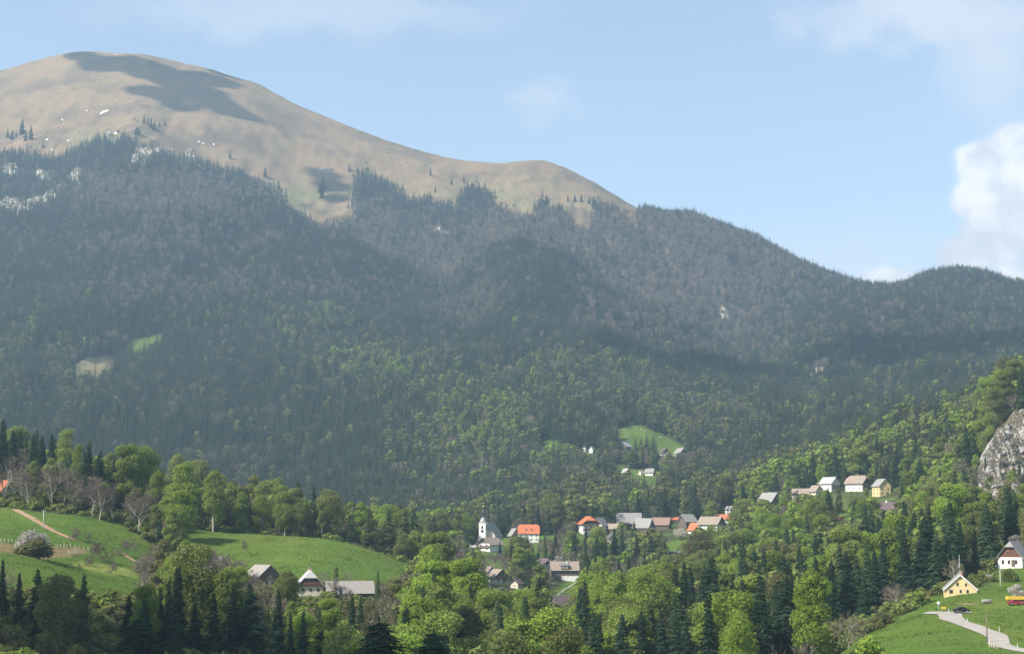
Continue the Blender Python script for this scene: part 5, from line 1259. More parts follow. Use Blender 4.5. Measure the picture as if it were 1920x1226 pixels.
LANDMARKS = [('the yellow house', 1800, 1095), ('the white gabled house', 1902, 1042), ('the old farmhouse', 580, 1095), ('the long barn', 665, 1108), ('the grey barn', 490, 1078), ('the timber house', 1058, 1066), ('the brown-roofed gable house', 934, 1078),
             ('the brown barn', 1056, 1126), ('the church', 908, 995), ('the parish house', 925, 1018), ('the orange-red roof', 991, 995), ('the balconied chalet', 1100, 980), ('the big pale barn', 1180, 975), ('the dark-gabled house', 1289, 972),
             ('the broad tan-roofed house', 1336, 980), ('the carport', 1267, 1034), ('the lone sloping roof', 1442, 934), ('the bright white house', 1556, 903), ('the upper tan-roofed house', 1609, 904), ('the ochre yellow house', 1652, 912),
             ('the dark slate roof', 1666, 952), ('the grey cliff', 1890, 820), ('the lime green tree', 1520, 1120), ('the round green bush', 1630, 1205), ('the tallest blackish spruce', 1656, 1060), ('the winding road', 1800, 1165), ('the rounded meadow bush', 67, 1028),
             ('the dirt track', 95, 990), ('the largest beech', 350, 930), ('the left meadow', 60, 1100), ('the domed meadow', 560, 1030), ('the tight spruce row', 440, 1130), ('the lower clearing', 1200, 885), ('the upper meadow', 1220, 830), ('the lonely steep cabin', 1448, 850)]
def place_label(i):
    cx, cy = px[i], py[i] - hpx[i] * 0.5
    d_ = [(math.hypot(cx - x, (cy - y)), nm, x, y) for nm, x, y in LANDMARKS]; dd, nm, lx, ly = min(d_)
    if dd > 260: return zone_label(i)
    far_ = 'close' if dd < 55 else ('slightly' if dd < 120 else 'further')
    dx_, dy_ = cx - lx, cy - ly; an_ = math.degrees(math.atan2(-dy_, dx_)) % 360
    wd_ = ['right of', 'above right of', 'above', 'above left of', 'left of', 'below left of', 'below', 'below right of'][int((an_ + 22.5) // 45) % 8]
    return look_of(i) + ' %s %s %s' % (far_, wd_, nm), nm
PLURAL = {'spruce': 'spruces ', 'broad': 'leafy trees ', 'bare': 'leafless trees ', 'larch': 'larches '}
ORD = ['leftmost'] + [n_ + ' from left' for n_ in 'second third fourth fifth sixth seventh eighth ninth tenth eleventh twelfth'.split()]
def single_out(items):
    """items: (photo x, label, key) -> label by key; look-alikes are told apart by their order from left to right"""
    by = {}; res = {}
    for x, lb, key in items: by.setdefault(lb, []).append((x, key))
    for lb, l in by.items():
        l.sort(key=lambda q: q[0])
        for n_, (x, key) in enumerate(l):
            if len(l) == 1: res[key] = lb; continue
            o_ = (['left one', 'right one'] if len(l) == 2 else (['left one', 'middle one', 'right one'] if len(l) == 3 else ORD))
            w_ = lb.split(' ')
            if len(w_) > 13 and 'bright' in w_: w_.remove('bright')
            t2 = ' '.join(w_) + (', ' + o_[n_] if n_ < len(o_) else '')
            res[key] = t2 if len(t2.split()) <= 16 else ' '.join(w_)
    return res
its = []; grp = {}
for i in indiv:
    q_ = place_label(i); k_ = KN[kd[i]]
    if isinstance(q_, tuple): its.append((px[i], q_[0], i)); grp[i] = PLURAL[k_] + 'near ' + q_[1]
    else: its.append((px[i], q_, i)); grp[i] = PLURAL[k_] + zone_of(i)
LB = single_out(its)
for i in sorted(indiv):
    plant(KN[kd[i]], (TX[i], TY[i], TZ[i] - 0.3), float(ht[i]), float(tint[i]), LB[i], grp[i], width=random.uniform(1.08, 1.42) if kd[i] == 0 else random.uniform(0.95, 1.22))

# the rest: far-off woods that read as one mass, one object for each kind of tree
def forest(name, kinds, ids, label):
    ids = np.array(ids, int)
    me_ = bpy.data.meshes.new(name); me_.vertices.add(len(ids))
    me_.vertices.foreach_set('co', np.stack([TX[ids], TY[ids], TZ[ids] - 0.4], 1).astype(np.float32).ravel())
    protos = FARC[kinds]
    vi = rng.integers(0, len(protos), len(ids)); h0 = np.array([p_[1] for p_ in protos])[vi]
    s = ht[ids] / h0; wd = rng.uniform(1.0, 1.55, len(ids))
    def attr(nm, typ, val, fld='value'):
        a2 = me_.attributes.new(nm, typ, 'POINT'); a2.data.foreach_set(fld, val)
    attr('idx', 'INT', vi.astype(np.int32)); attr('tint', 'FLOAT', tint[ids].astype(np.float32))
    attr('scl', 'FLOAT_VECTOR', np.stack([s * wd, s * wd, s], 1).astype(np.float32).ravel(), 'vector')
    attr('rot', 'FLOAT_VECTOR', np.stack([rng.normal(0, .03, len(ids)), rng.normal(0, .03, len(ids)), rng.uniform(0, 6.28, len(ids))], 1).astype(np.float32).ravel(), 'vector')
    col_ = bpy.data.collections.new('shapes_' + name)
    for o_, h_ in protos: col_.objects.link(o_)
    ng = bpy.data.node_groups.new('grow_' + name, 'GeometryNodeTree')
    ng.interface.new_socket('Geometry', in_out='INPUT', socket_type='NodeSocketGeometry'); ng.interface.new_socket('Geometry', in_out='OUTPUT', socket_type='NodeSocketGeometry')
    g = NT(ng)
    gi = g.node('NodeGroupInput'); go = g.node('NodeGroupOutput')
    ci = g.node('GeometryNodeCollectionInfo'); ci.inputs['Collection'].default_value = col_; ci.inputs['Separate Children'].default_value = True; ci.inputs['Reset Children'].default_value = True
    ip = g.node('GeometryNodeInstanceOnPoints'); ip.inputs['Pick Instance'].default_value = True
    def na(nm, typ):
        nd = g.node('GeometryNodeInputNamedAttribute', data_type=typ); nd.inputs['Name'].default_value = nm
        return [o2 for o2 in nd.outputs if o2.enabled][0]
    g.l.new(gi.outputs[0], ip.inputs['Points']); g.l.new(ci.outputs[0], ip.inputs['Instance'])
    g.l.new(na('idx', 'INT'), ip.inputs['Instance Index']); g.l.new(na('scl', 'FLOAT_VECTOR'), ip.inputs['Scale'])
    e2r = g.node('FunctionNodeEulerToRotation'); g.l.new(na('rot', 'FLOAT_VECTOR'), e2r.inputs[0]); g.l.new(e2r.outputs[0], ip.inputs['Rotation'])
    g.l.new(ip.outputs[0], go.inputs[0])
    o = link(name, me_, kind='stuff', label=label)
    md = o.modifiers.new('grow', 'NODES'); md.node_group = ng
    return o
def scatter_under():
    global TX, TY, TZ, ht, tint, kd
    a1, b1 = scatter(225, 780, 3.6, 0.33)
    z1 = H(a1, b1); x1, y1 = world_px(a1, b1, z1)
    k1 = rng.random(len(a1)) < 0.8
    for poly, lo, hi in MEADOWS: k1 &= ~(in_poly(x1, y1, poly) & (b1 > lo - 4) & (b1 < hi + 4))
    k1 &= ~((x1 > 1735) & (b1 < 480)); k1 &= ~((x1 > 1600) & (b1 < 350))
    h1 = rng.uniform(1.5, 4.2, len(a1)) * np.where(b1 < 500, 1.25, 1.0)
    hp1 = h1 * F / b1
    for (gx0, gy0, gx1, gy1, gD) in GUARD:
        if gD < 820 and gD % 1 != 0: k1 &= ~((b1 < gD + 8) & (x1 > gx0 - 4) & (x1 < gx1 + 4) & (y1 - hp1 < gy1) & (y1 > gy0))
    k1 &= (z1 + h1) / b1 > sample(ECUM, a1 / b1, b1) - 0.004
    n0 = len(TX); m1 = np.where(k1)[0]
    TX = np.concatenate([TX, a1[m1]]); TY = np.concatenate([TY, b1[m1]]); TZ = np.concatenate([TZ, z1[m1]]); ht = np.concatenate([ht, h1[m1]])
    tint = np.concatenate([tint, np.clip(rng.normal(0.45, 0.25, len(m1)), 0.02, 1)]); kd = np.concatenate([kd, np.full(len(m1), 4)])
    return np.arange(n0, n0 + len(m1))
rest = [i for i in sel if i not in indiv]
print('trees', len(sel), 'individual', len(indiv))
forest('spruce_forest', 'spruce', [i for i in rest if kd[i] == 0], 'dense dark spruce forest covering the mountain flanks')
forest('broadleaf_forest', 'broad', [i for i in rest if kd[i] == 1], 'scattered fresh green broadleaf woods on the lower slopes')
forest('leafless_forest', 'bare', [i for i in rest if kd[i] == 2], 'leafless purple brown beech woods below the grassy ridge')
forest('larch_forest', 'larch', [i for i in rest if kd[i] == 3], 'pale green larches scattered through the spruce forest')

def grass_tuft(seed):
    r = np.random.default_rng(seed); Q = []
    for k_ in range(9):
        an = r.uniform(0, 6.28); x0, y0 = r.normal(0, .22, 2); h_ = r.uniform(.15, .4); b_ = r.uniform(.1, .35); w_ = r.uniform(.05, .11)
        dx, dy = math.cos(an), math.sin(an)
        Q.append(((x0 - dy * w_, y0 + dx * w_, -.05), (x0 + dy * w_, y0 - dx * w_, -.05), (x0 + dx * b_ + dy * w_ * .4, y0 + dy * b_ - dx * w_ * .4, h_), (x0 + dx * b_ - dy * w_ * .4, y0 + dy * b_ + dx * w_ * .4, h_)))
    return np.array(Q), np.zeros((0, 4, 3))
for s in range(3): reg_far('grass', grass_tuft(300 + s), M_GRASS, M_GRASS)
def scatter_grass():
    global TX, TY, TZ, ht, tint, kd
    a1, b1 = scatter(330, 712, 1.25, 0.31)
    z1 = H(a1, b1); x1, y1 = world_px(a1, b1, z1); k1 = np.zeros(len(a1), bool)
    for poly, lo, hi in MEADOWS[:4]: k1 |= in_poly(x1, y1, poly) & (b1 > lo) & (b1 < hi)
    k1 &= z1 / b1 > sample(ECUM, a1 / b1, b1) - 0.003
    pn = fbm(a1 / 14, b1 / 14, 4, 0.6); k1 &= rng.random(len(a1)) < 0.62 + 0.5 * pn
    k1 &= ~in_poly(x1, y1, [(1735, 1154), (1735, 1146), (1845, 1146), (1812, 1157), (1850, 1172), (1885, 1186), (1905, 1204), (1990, 1218), (1990, 1240), (1890, 1222), (1850, 1208), (1848, 1192), (1800, 1175), (1760, 1158)])
    k1 &= ~in_poly(x1, y1, [(20, 950), (60, 965), (165, 1012), (168, 1022), (140, 1020), (90, 998), (20, 965)])
    m1 = np.where(k1)[0]; n0 = len(TX)
    TX = np.concatenate([TX, a1[m1]]); TY = np.concatenate([TY, b1[m1]]); TZ = np.concatenate([TZ, z1[m1] + 0.4]); ht = np.concatenate([ht, rng.uniform(.10, .26, len(m1)) * (1 + pn[m1])])
    tint = np.concatenate([tint, np.clip(0.42 + 0.55 * fbm(a1[m1] / 22 + 5, b1[m1] / 22, 3) + rng.normal(0, .15, len(m1)), 0, 1)]); kd = np.concatenate([kd, np.full(len(m1), 5)])
    return np.arange(n0, n0 + len(m1))
forest('meadow_grass', 'grass', scatter_grass(), 'spring grass tufts on the mown meadows')
for s in range(2): reg_far('scrub', broad_parts(320 + s, 2.6, 2.2, 7, 60, 0.55, -0.1, 0.0), M_SPRUCE, M_BARK)
def scatter_scrub():
    global TX, TY, TZ, ht, tint, kd
    a1, b1 = scatter(3380, 4140, 7.0, 0.33)
    z1 = H(a1, b1); x1, y1 = world_px(a1, b1, z1)
    up = np.interp(x1, tlx, tly) - y1
    pn = fbm(a1 / 60 + 3, b1 / 80, 4, 0.6)
    k1 = (up > 0) & (x1 < 1215) & (x1 > -120) & (rng.random(len(a1)) < np.clip(0.03 + 0.55 * np.maximum(0, pn - 0.08), 0, 0.5) * np.exp(-up / 70.0) + 0.006 + 0.05 * np.maximum(0, pn - 0.15))
    m1 = np.where(k1)[0]; n0 = len(TX)
    TX = np.concatenate([TX, a1[m1]]); TY = np.concatenate([TY, b1[m1]]); TZ = np.concatenate([TZ, z1[m1]]); ht = np.concatenate([ht, rng.uniform(0.8, 2.6, len(m1))])
    tint = np.concatenate([tint, rng.uniform(.1, .8, len(m1))]); kd = np.concatenate([kd, np.full(len(m1), 6)])
    return np.arange(n0, n0 + len(m1))
forest('dwarf_pine_scrub', 'scrub', scatter_scrub(), 'low dark scrub dotted over the dry mountain grass')
forest('undergrowth', 'bush', scatter_under(), 'low green undergrowth under the nearer trees')
# ------------------------------------------------------------------ plant the trees one can pick out
for h in HEROES:
    p, hh = hero_base(h)
    plant(h[0], (p.x, p.y, p.z - 0.3), hh, h[4], h[6], None, h[5] * (0.9 if h[0] == 'broad' else 1.0) if h[0] not in ('bush', 'blossom') else h[5], 6 if h[0] == 'spruce' and h[3] < 300 else None)
# bare thicket round the old farm
rt = random.Random(5); late = []
for k_ in range(130):
    x = rt.uniform(262, 770) if k_ % 2 else rt.uniform(262, 460); D = rt.uniform(548, 612) if x > 345 else rt.uniform(520, 640)
    p = ground_on(x, D); hh = rt.uniform(4.5, 9.5) if x > 460 else rt.uniform(7, 13)
    qx, qy = world_px(p.x, p.y, p.z); top_ = qy - hh * F / D
    if any(g0[4] > D - 2 and g0[4] < 640 and qx > g0[0] - 8 and qx < g0[2] + 8 and top_ < g0[3] - 6 for g0 in GUARD if g0[4] % 1 != 0): continue
    if top_ < (1060 if x > 450 else 1015): continue
    kk = rt.choice(('bare', 'bare', 'bare', 'bush', 'orchard'))
    lm = min((abs(x - lx), nm) for nm, lx in (('the grey barn', 490), ('the old farmhouse', 580), ('the long barn', 660), ('the meadow gully', 310), ('the whitish blossoming thicket', 415), ('the right meadow foot', 740)))[1]
    hw_ = 'tall ' if hh > 9.5 else ('low ' if hh < 6.5 else '')
    lb = hw_ + {'bare': 'leafless grey-brown tree in the thicket near ', 'bush': 'green bush in the leafless thicket near ', 'orchard': 'leafless fruit tree in the thicket near '}[kk] + lm
    late.append((x, lb, plant(kk, (p.x, p.y, p.z - .2), hh * (0.6 if kk == 'bush' else 1), rt.uniform(.2, .9) if kk != 'bush' else rt.uniform(.1, .6), lb, {'bare': 'leafless trees ', 'bush': 'bushes ', 'orchard': 'low fruit trees '}[kk] + 'in the farm thicket').name))
for (x, y, hp) in GRASS_TREES:
    p = ground_at(x, y, 3340, 4100)
    near_ = min((math.hypot(x - lx, y - ly), nm) for nm, lx, ly in (('the mountain hut', 253, 242), ('the left edge', 20, 260), ('the grassy hollow', 604, 350), ('the upper rim of the wooded gullies', 820, 340), ('the right end of the ridge', 1090, 380)))[1]
    lb = ('small ' if hp < 13 else ('large ' if hp > 19 else '')) + 'dark spruce on the mountain grass near ' + near_
    o_ = plant('spruce', (p.x, p.y, p.z - 0.4), hp * 1.25 * p.y / F, random.uniform(0, .25), lb, 'lone spruces on the mountain grass', 1.35); late.append((x, lb, o_.name))

for nm_, lb in single_out(late).items(): bpy.data.objects[nm_]['label'] = lb

# ------------------------------------------------------------------ rock
def outcrop(cx, cy, rx, ry, rot, amp, mat, name, label, lo, hi, n=22, cat='rock'):
    """one rough rock mass lying on the slope: its outline follows the ground, its face is broken and stands proud"""
    c_, s_ = math.cos(math.radians(rot)), math.sin(math.radians(rot))
    verts = []; faces = []; m_ = n
    base = ground_at(cx, cy, lo, hi)
    sc = base.y / F
    for i in range(n + 1):
        for j in range(m_ + 1):
            u_ = i / n * 2 - 1; v_ = j / m_ * 2 - 1
            x_ = u_ * math.sqrt(max(0, 1 - v_ * v_ / 2)); y_ = v_ * math.sqrt(max(0, 1 - u_ * u_ / 2))
            wob_ = 1 + 0.30 * float(perlin(np.array([x_ * 2.1 + cx]), np.array([y_ * 2.1 + cy]))[0])
            X = base.x + (x_ * rx * c_ - y_ * ry * s_) * sc * wob_
            # photo height maps to a run up the slope
            g0 = ground_at(cx + (x_ * rx * c_ - y_ * ry * s_) * wob_, cy + (x_ * rx * s_ + y_ * ry * c_) * wob_, lo, hi, base.y)
            r2 = x_ * x_ + y_ * y_
            fall = max(0.0, 1 - r2 ** 1.5)
            nn = float(fbm(np.array([g0.x / 9 + cx]), np.array([g0.z / 13 + cy]), 3, 0.6, True)[0])
            off = (fall * (0.35 + 0.9 * max(0, nn)) - (0.25 if r2 > 0.93 else 0.0)) * amp
            verts.append((g0.x - 0.25 * off - base.x, g0.y - 0.75 * off - base.y, g0.z + 0.6 * off - base.z))
    for i in range(n):
        for j in range(m_):
            k_ = i * (m_ + 1) + j; faces.append((k_, k_ + m_ + 1, k_ + m_ + 2, k_ + 1))
    o = link(name, mesh_from(name, verts, faces, [mat]), None, base, label=label, category=cat)
    return o
RLAB = ['large broken pale limestone crag at the left in the high forest', 'pale limestone crag beside the large one in the high forest', 'pale rock at the left edge in the high forest', 'narrow pale rock streak right of the large crag',
        'pale rock rib just below the mountain hut', 'pale broken rock at the foot of the rib below the hut', 'small pale ledge right of the rib below the hut', 'pale rock tooth among spruces right of the hut', 'small pale rock left of the rock tooth',
        'pale rock knob right of the hut among spruces', 'flat pale rocks at the tree limit beside the hollow', 'small pale rock at the tree limit left of the hollow', 'pale rock near the left edge below the dry grass', 'pale rock in the spruces left of the hut',
        'small pale scar high on the wooded right ridge', 'tall pale rocky streak on the wooded right slope', 'white rock patch on the wooded right slope, upper one', 'white rock patch on the wooded right slope, lower one', 'pale rock patch at the foot of the rocky streak',
        'pale rocks along the ravine, upper left', 'pale rocks along the ravine, middle', 'pale rocks along the ravine, lower right', 'small pale rocks in the woods under the middle ridge', 'grey rock band at the head of the hollow', 'tiny pale rock in the woods under the middle ridge']
for i, (cx, cy, rx, ry, ro) in enumerate(ROCKS):
    outcrop(cx, cy, rx * 0.78, ry * 0.78, ro, 9 if rx > 20 else 6, M_ROCK, 'rock_outcrop', RLAB[i], 2750, 4050, 18 if rx < 30 else 30)
outcrop(1532, 688, 15, 15, -30, 4, M_SCAR, 'landslide_scar', 'pale bare landslip scar in the dark forest on the right', 2100, 3000, 16, 'scar')

def cliff():
    # a rough near-vertical face at the nose of the right-hand hill
    n, m_ = 90, 110; verts = []; faces = []
    o0 = ground_on(1890, 940)
    for i in range(n + 1):
        for j in range(m_ + 1):
            x = 1828 + (2040 - 1828) * i / n; t_ = j / m_
            left = 1842 + 14 * math.sin(t_ * 7) + 10 * float(fbm(np.array([t_ * 5.0]), np.array([2.2]), 3)[0])
            topy = 9 * float(perlin(np.array([x / 9.0]), np.array([4.4]))[0]) + np.interp(x, [1828, 1850, 1870, 1895, 1920, 2040], [885, 828, 795, 775, 762, 740]); boty = np.interp(x, [1828, 1860, 1900, 2040], [935, 945, 930, 905])
            y = boty + (topy - boty) * t_
            a, e = px_ae(x, y); a = float(a); e = float(e)
            edge = min(1.0, (x - 1828) / 26.0, (1 - t_) / 0.10, t_ / 0.06, (2040 - x) / 20)
            D = ground_at(x, y, 840, 1150, 935).y
            D = D - 7.0 * max(0, min(1, edge)) + 5.0 * (1 - max(0, min(1, edge * 2)))
            X0 = a * D; Z0 = e * D
            rg = float(fbm(np.array([X0 / 11.0]), np.array([Z0 / 26.0]), 5, 0.58, True)[0]); r2 = float(fbm(np.array([X0 / 4.2 + 7]), np.array([Z0 / 3.0]), 3, 0.5)[0])
            D -= (rg * 10.0 + r2 * 4.5 + 2.5 * float(fbm(np.array([X0 / 2.2 + 3]), np.array([Z0 / 9.0]), 2, 0.5, True)[0])) * max(0.15, min(1, edge))
            verts.append((a * D - o0.x, D - o0.y, e * D - o0.z))
    for i in range(n):
        for j in range(m_):
            k_ = i * (m_ + 1) + j; faces.append((k_, k_ + m_ + 1, k_ + m_ + 2, k_ + 1))
    # close it at the back so that it has body
    b0 = len(verts)
    ring = [i * (m_ + 1) for i in range(n + 1)] + [n * (m_ + 1) + j for j in range(1, m_ + 1)] + [i * (m_ + 1) + m_ for i in range(n - 1, -1, -1)] + [j for j in range(m_ - 1, 0, -1)]
    for k_ in ring: v_ = verts[k_]; verts.append((v_[0], v_[1] + 25, v_[2] - 3))
    L_ = len(ring)
    for k_ in range(L_): faces.append((ring[k_], ring[(k_ + 1) % L_], b0 + (k_ + 1) % L_, b0 + k_))
    link('cliff', mesh_from('cliff', verts, faces, [M_CLIFF]), None, o0, label='grey-white limestone cliff at the right edge above the woods', category='cliff')
cliff()

for n_, (x, D, kk, hh, ti) in enumerate([(1846, 905, 'bare', 12, .6), (1852, 912, 'spruce', 15, .3), (1860, 900, 'broad', 10, .6), (1880, 892, 'bare', 10, .5), (1900, 888, 'broad', 11, .8), (1916, 884, 'spruce', 16, .2), (1838, 915, 'bare', 9, .4), (1868, 896, 'bush', 4, .2), (1908, 880, 'bare', 9, .7)]):
    p = ground_on(x, D)
    plant(kk, p, hh, ti, {'bare': 'leafless tree', 'spruce': 'dark spruce', 'broad': 'green tree', 'bush': 'brownish bush'}[kk] + ' at the foot of the grey cliff, ' + ['leftmost but one', 'third from left', 'fourth from left', 'sixth from left', 'seventh from left', 'at the picture edge', 'leftmost', 'fifth from left', 'last but one'][n_], 'trees at the foot of the cliff')
for n_, (x, y, kk, hh, ti) in enumerate([(1872, 790, 'bare', 8, .6), (1884, 778, 'bush', 4, .15), (1896, 768, 'bare', 9, .3), (1910, 758, 'bare', 8, .7), (1858, 808, 'bush', 3.5, .3), (1918, 752, 'bush', 4, .2), (1890, 775, 'bush', 2.6, .2), (1905, 765, 'bush', 2.4, .35)]):
    p = ground_at(x, y, 900, 1120, 960)
    plant(kk, p + Vector((0, -3, 0)), hh, ti, ('leafless tree' if kk == 'bare' else 'brownish bush') + ' growing on the brow of the grey cliff, ' + ['second from left', 'third from left', 'fifth from left', 'seventh from left', 'leftmost', 'rightmost', 'fourth from left', 'sixth from left'][n_], 'growth on the brow of the cliff')

for n_, (x, y) in enumerate([(1868, 850), (1882, 880), (1895, 905), (1905, 870), (1860, 900), (1912, 835), (1875, 825), (1890, 845)]):
    p = ground_at(x, y, 860, 1100, 930)
    plant('bush', p + Vector((0, -9, 1)), 2.6 + (n_ % 3) * 0.5, .1 + .1 * (n_ % 4), 'small bush rooted on the grey cliff face, ' + ['second from left', 'fourth from left', 'sixth from left', 'last but one from left', 'leftmost', 'rightmost', 'third from left', 'fifth from left'][n_], 'bushes on the cliff face')

def snow(cx, cy, rx, ry, rot, label):
    c_, s_ = math.cos(math.radians(rot)), math.sin(math.radians(rot)); base = ground_at(cx, cy, 3400, 4140)
    verts = [(0, 0, 0.9)]; n = 18
    for rr, lf in ((0.6, 0.9), (1.0, -0.3)):
        for k_ in range(n):
            an = 2 * math.pi * k_ / n; r_ = rr * (1 + 0.22 * math.sin(3 * an + cx) + 0.12 * math.sin(5 * an + cy))
            u_, v_ = r_ * math.cos(an) * rx, r_ * math.sin(an) * ry
            g0 = ground_at(cx + u_ * c_ - v_ * s_, cy + u_ * s_ + v_ * c_, 3400, 4140, base.y)
            verts.append((g0.x - base.x, g0.y - base.y - lf * 0.5, g0.z - base.z + lf))
    faces = [(0, 1 + k_, 1 + (k_ + 1) % n) for k_ in range(n)] + [(1 + k_, 1 + n + k_, 1 + n + (k_ + 1) % n, 1 + (k_ + 1) % n) for k_ in range(n)]
    link('snow_patch', mesh_from('snow_patch', verts, faces, [M_SNOW], None, True), None, base, label=label, category='snow patch')
SN = [(195, 210, 10, 2.0, -22, 'long slanting white snow streak below the summit'), (163, 208, 2, 1.2, 0, 'tiny snow patch left of the long snow streak'), (216, 101, 4, 1.0, -10, 'small snow patch right at the summit'),
      (373, 266, 3, 1.2, 15, 'small snow patch right of the mountain hut, upper one'), (381, 269, 2.5, 1.1, 15, 'small snow patch right of the mountain hut, middle one'), (401, 271, 2.8, 1.1, 10, 'small snow patch right of the mountain hut, lower one'),
      (117, 225, 2, 1.4, 0, 'tiny snow patch far left above the tree limit'), (88, 262, 2.6, 1.4, 10, 'small snow patch at the left among the first spruces'), (97, 281, 3, 1.4, -20, 'small snow patch in the spruces on the left'), (128, 264, 3, 1.3, -35, 'small snow patch above the spruces left of the huts')]
for s_n in SN: snow(*(s_n if s_n[2] > 8 else s_n[:2] + (s_n[2] * .75, s_n[3] * .75) + s_n[4:]))

# ------------------------------------------------------------------ poles, fences, signs
def pole(x, yb, yt, D0, D1, r, mat, name, label, cat, extras=()):
    p = ground_at(x, yb, D0, D1); h_ = (yb - yt) * p.y / F
    root = link(name, None, None, p, (0, 0, 0), label=label, category=cat)
    link('shaft', lathe_mesh('shaft', mat, [(r, -0.8), (r * 0.75, h_)], 8), root)
    for e_ in extras: e_(root, h_)
    return root
def crossarm(root, h_): link('crossarm', box_mesh('crossarm', M_POLE, -0.9, 0.9, -0.07, 0.07, h_ - 0.7, h_ - 0.55), root)
def insulators(root, h_):
    for u_ in (-0.75, 0.75): link('insulator', lathe_mesh('insulator', M_WFRAME, [(0.06, h_ - 0.55), (0.09, h_ - 0.4), (0.04, h_ - 0.25)], 6), root, (u_, 0, 0))
pole(81, 992, 956, 600, 700, 0.16, M_GREYPOLE, 'utility_pole', 'grey wooden pole beside the dirt track on the left meadow', 'pole', (crossarm, insulators))
pole(1851, 1205, 1152, 300, 480, 0.17, M_POLE, 'utility_pole', 'brown wooden pole standing beside the winding road', 'pole', ())
pole(1876, 1101, 1068, 460, 560, 0.13, M_GREYPOLE, 'utility_pole', 'pale concrete pole between the hedge and the white gabled house', 'pole', (crossarm,))
p = ground_at(1810, 1106, 460, 540)
an = link('antenna_mast', None, None, (p.x, p.y + 6, p.z), (0, 0, 0), label='thin forked mast behind the chimney of the yellow house', category='mast')
for u_, h_ in ((-0.5, 10.0), (0.5, 9.0)): link('rod', lathe_mesh('rod', M_GREYPOLE, [(0.09, -0.5), (0.05, h_)], 6), an, (u_, 0, 0), (0, 0.06 if u_ < 0 else -0.06, 0))
link('brace', box_mesh('brace', M_GREYPOLE, -0.6, 0.6, -0.04, 0.04, 5.0, 5.1), an)
POST = box_mesh('post', M_POST, -0.11, 0.11, -0.11, 0.11, -0.4, 1.35)
def fence(pts, n, label, lo, hi):
    P = [ground_at(x, y, lo, hi) for x, y in pts]
    root = link('fence', None, None, P[0], label=label, category='fence')
    L_ = [0.0]
    for a_, b_ in zip(P[:-1], P[1:]): L_.append(L_[-1] + (b_ - a_).length)
    prev = None
    for k_ in range(n):
        s = L_[-1] * k_ / (n - 1); X = np.interp(s, L_, [q.x for q in P]); Y = np.interp(s, L_, [q.y for q in P]); Z = float(H(X, Y))
        link('post', POST, root, (X - P[0].x, Y - P[0].y, Z - P[0].z), (random.uniform(-.06, .06), random.uniform(-.06, .06), random.uniform(0, 1)), (1, 1, random.uniform(.8, 1.15)))
        if prev is not None:
            for hz in (0.55, 1.05):
                q = tube((prev[0] - P[0].x, prev[1] - P[0].y, prev[2] - P[0].z + hz), (X - P[0].x, Y - P[0].y, Z - P[0].z + hz), 0.02, 0.02, 3)
                link('wire', quads_to_mesh('wire', q, [M_GREYPOLE]), root)
        prev = (X, Y, Z)
fence([(-12, 1016), (0, 1016), (36, 1020)], 8, 'row of pale fence posts at the left edge of the meadow', 560, 660)
fence([(108, 1026), (128, 1026), (165, 1032)], 9, 'row of pale fence posts above the brown strip right of the rounded bush', 560, 660)
fence([(128, 1040), (145, 1038), (168, 1040)], 9, 'row of pale fence posts along the lower edge of the brown strip', 556, 640)
fence([(1856, 1212), (1864, 1214), (1870, 1215)], 4, 'short run of grey posts on the bank of the winding road', 330, 460)
def bollard_post(x, y, label):
    p = ground_at(x, y, 300, 520)
    root = link('marker_post', None, None, p, label=label, category='marker post')
    link('shaft', lathe_mesh('shaft', M_WFRAME, [(0.09, -0.3), (0.09, 0.75), (0.07, 1.05), (0.02, 1.12)], 8), root)
    link('band', lathe_mesh('band', M_BLACKPAINT, [(0.095, 0.72), (0.095, 0.90)], 8), root)
for x, y, lb in ((1761.5, 1156, 'white roadside marker post at the upper left bend of the road'), (1779, 1148.5, 'white roadside marker post left of the black car'), (1814, 1167, 'white roadside marker post inside the upper bend'),
                 (1874, 1184, 'white roadside marker post inside the lower bend'), (1908, 1215, 'white roadside marker post at the bottom right bend')): bollard_post(x, y, lb)
p = ground_at(1760, 1145, 400, 520)
sg = link('road_mirror', None, None, p, label='round white traffic mirror on a post at the lane corner', category='mirror')
link('shaft', lathe_mesh('shaft', M_GREYPOLE, [(0.05, -0.5), (0.05, 2.0)], 8), sg)
link('disc', lathe_mesh('disc', M_WFRAME, [(0.05, 0), (0.42, 0.02), (0.42, 0.08), (0.3, 0.12)], 16), sg, (0, -0.06, 2.1), (math.pi / 2, 0, 0))
p = ground_at(1764, 1146, 400, 520)
sg = link('road_sign', None, None, (p.x + 0.6, p.y - 0.6, p.z), label='small yellow road sign board beside the round traffic mirror', category='sign')
for u_ in (-0.45, 0.45): link('leg', lathe_mesh('leg', M_GREYPOLE, [(0.04, -0.5), (0.04, 1.1)], 6), sg, (u_, 0, 0))
link('board', box_mesh('board', M_YELLOWPAINT, -0.62, 0.62, -0.06, -0.03, 0.72, 1.32), sg)
link('rim', box_mesh('rim', M_BLACKPAINT, -0.66, 0.66, -0.028, 0.0, 0.68, 1.36), sg)

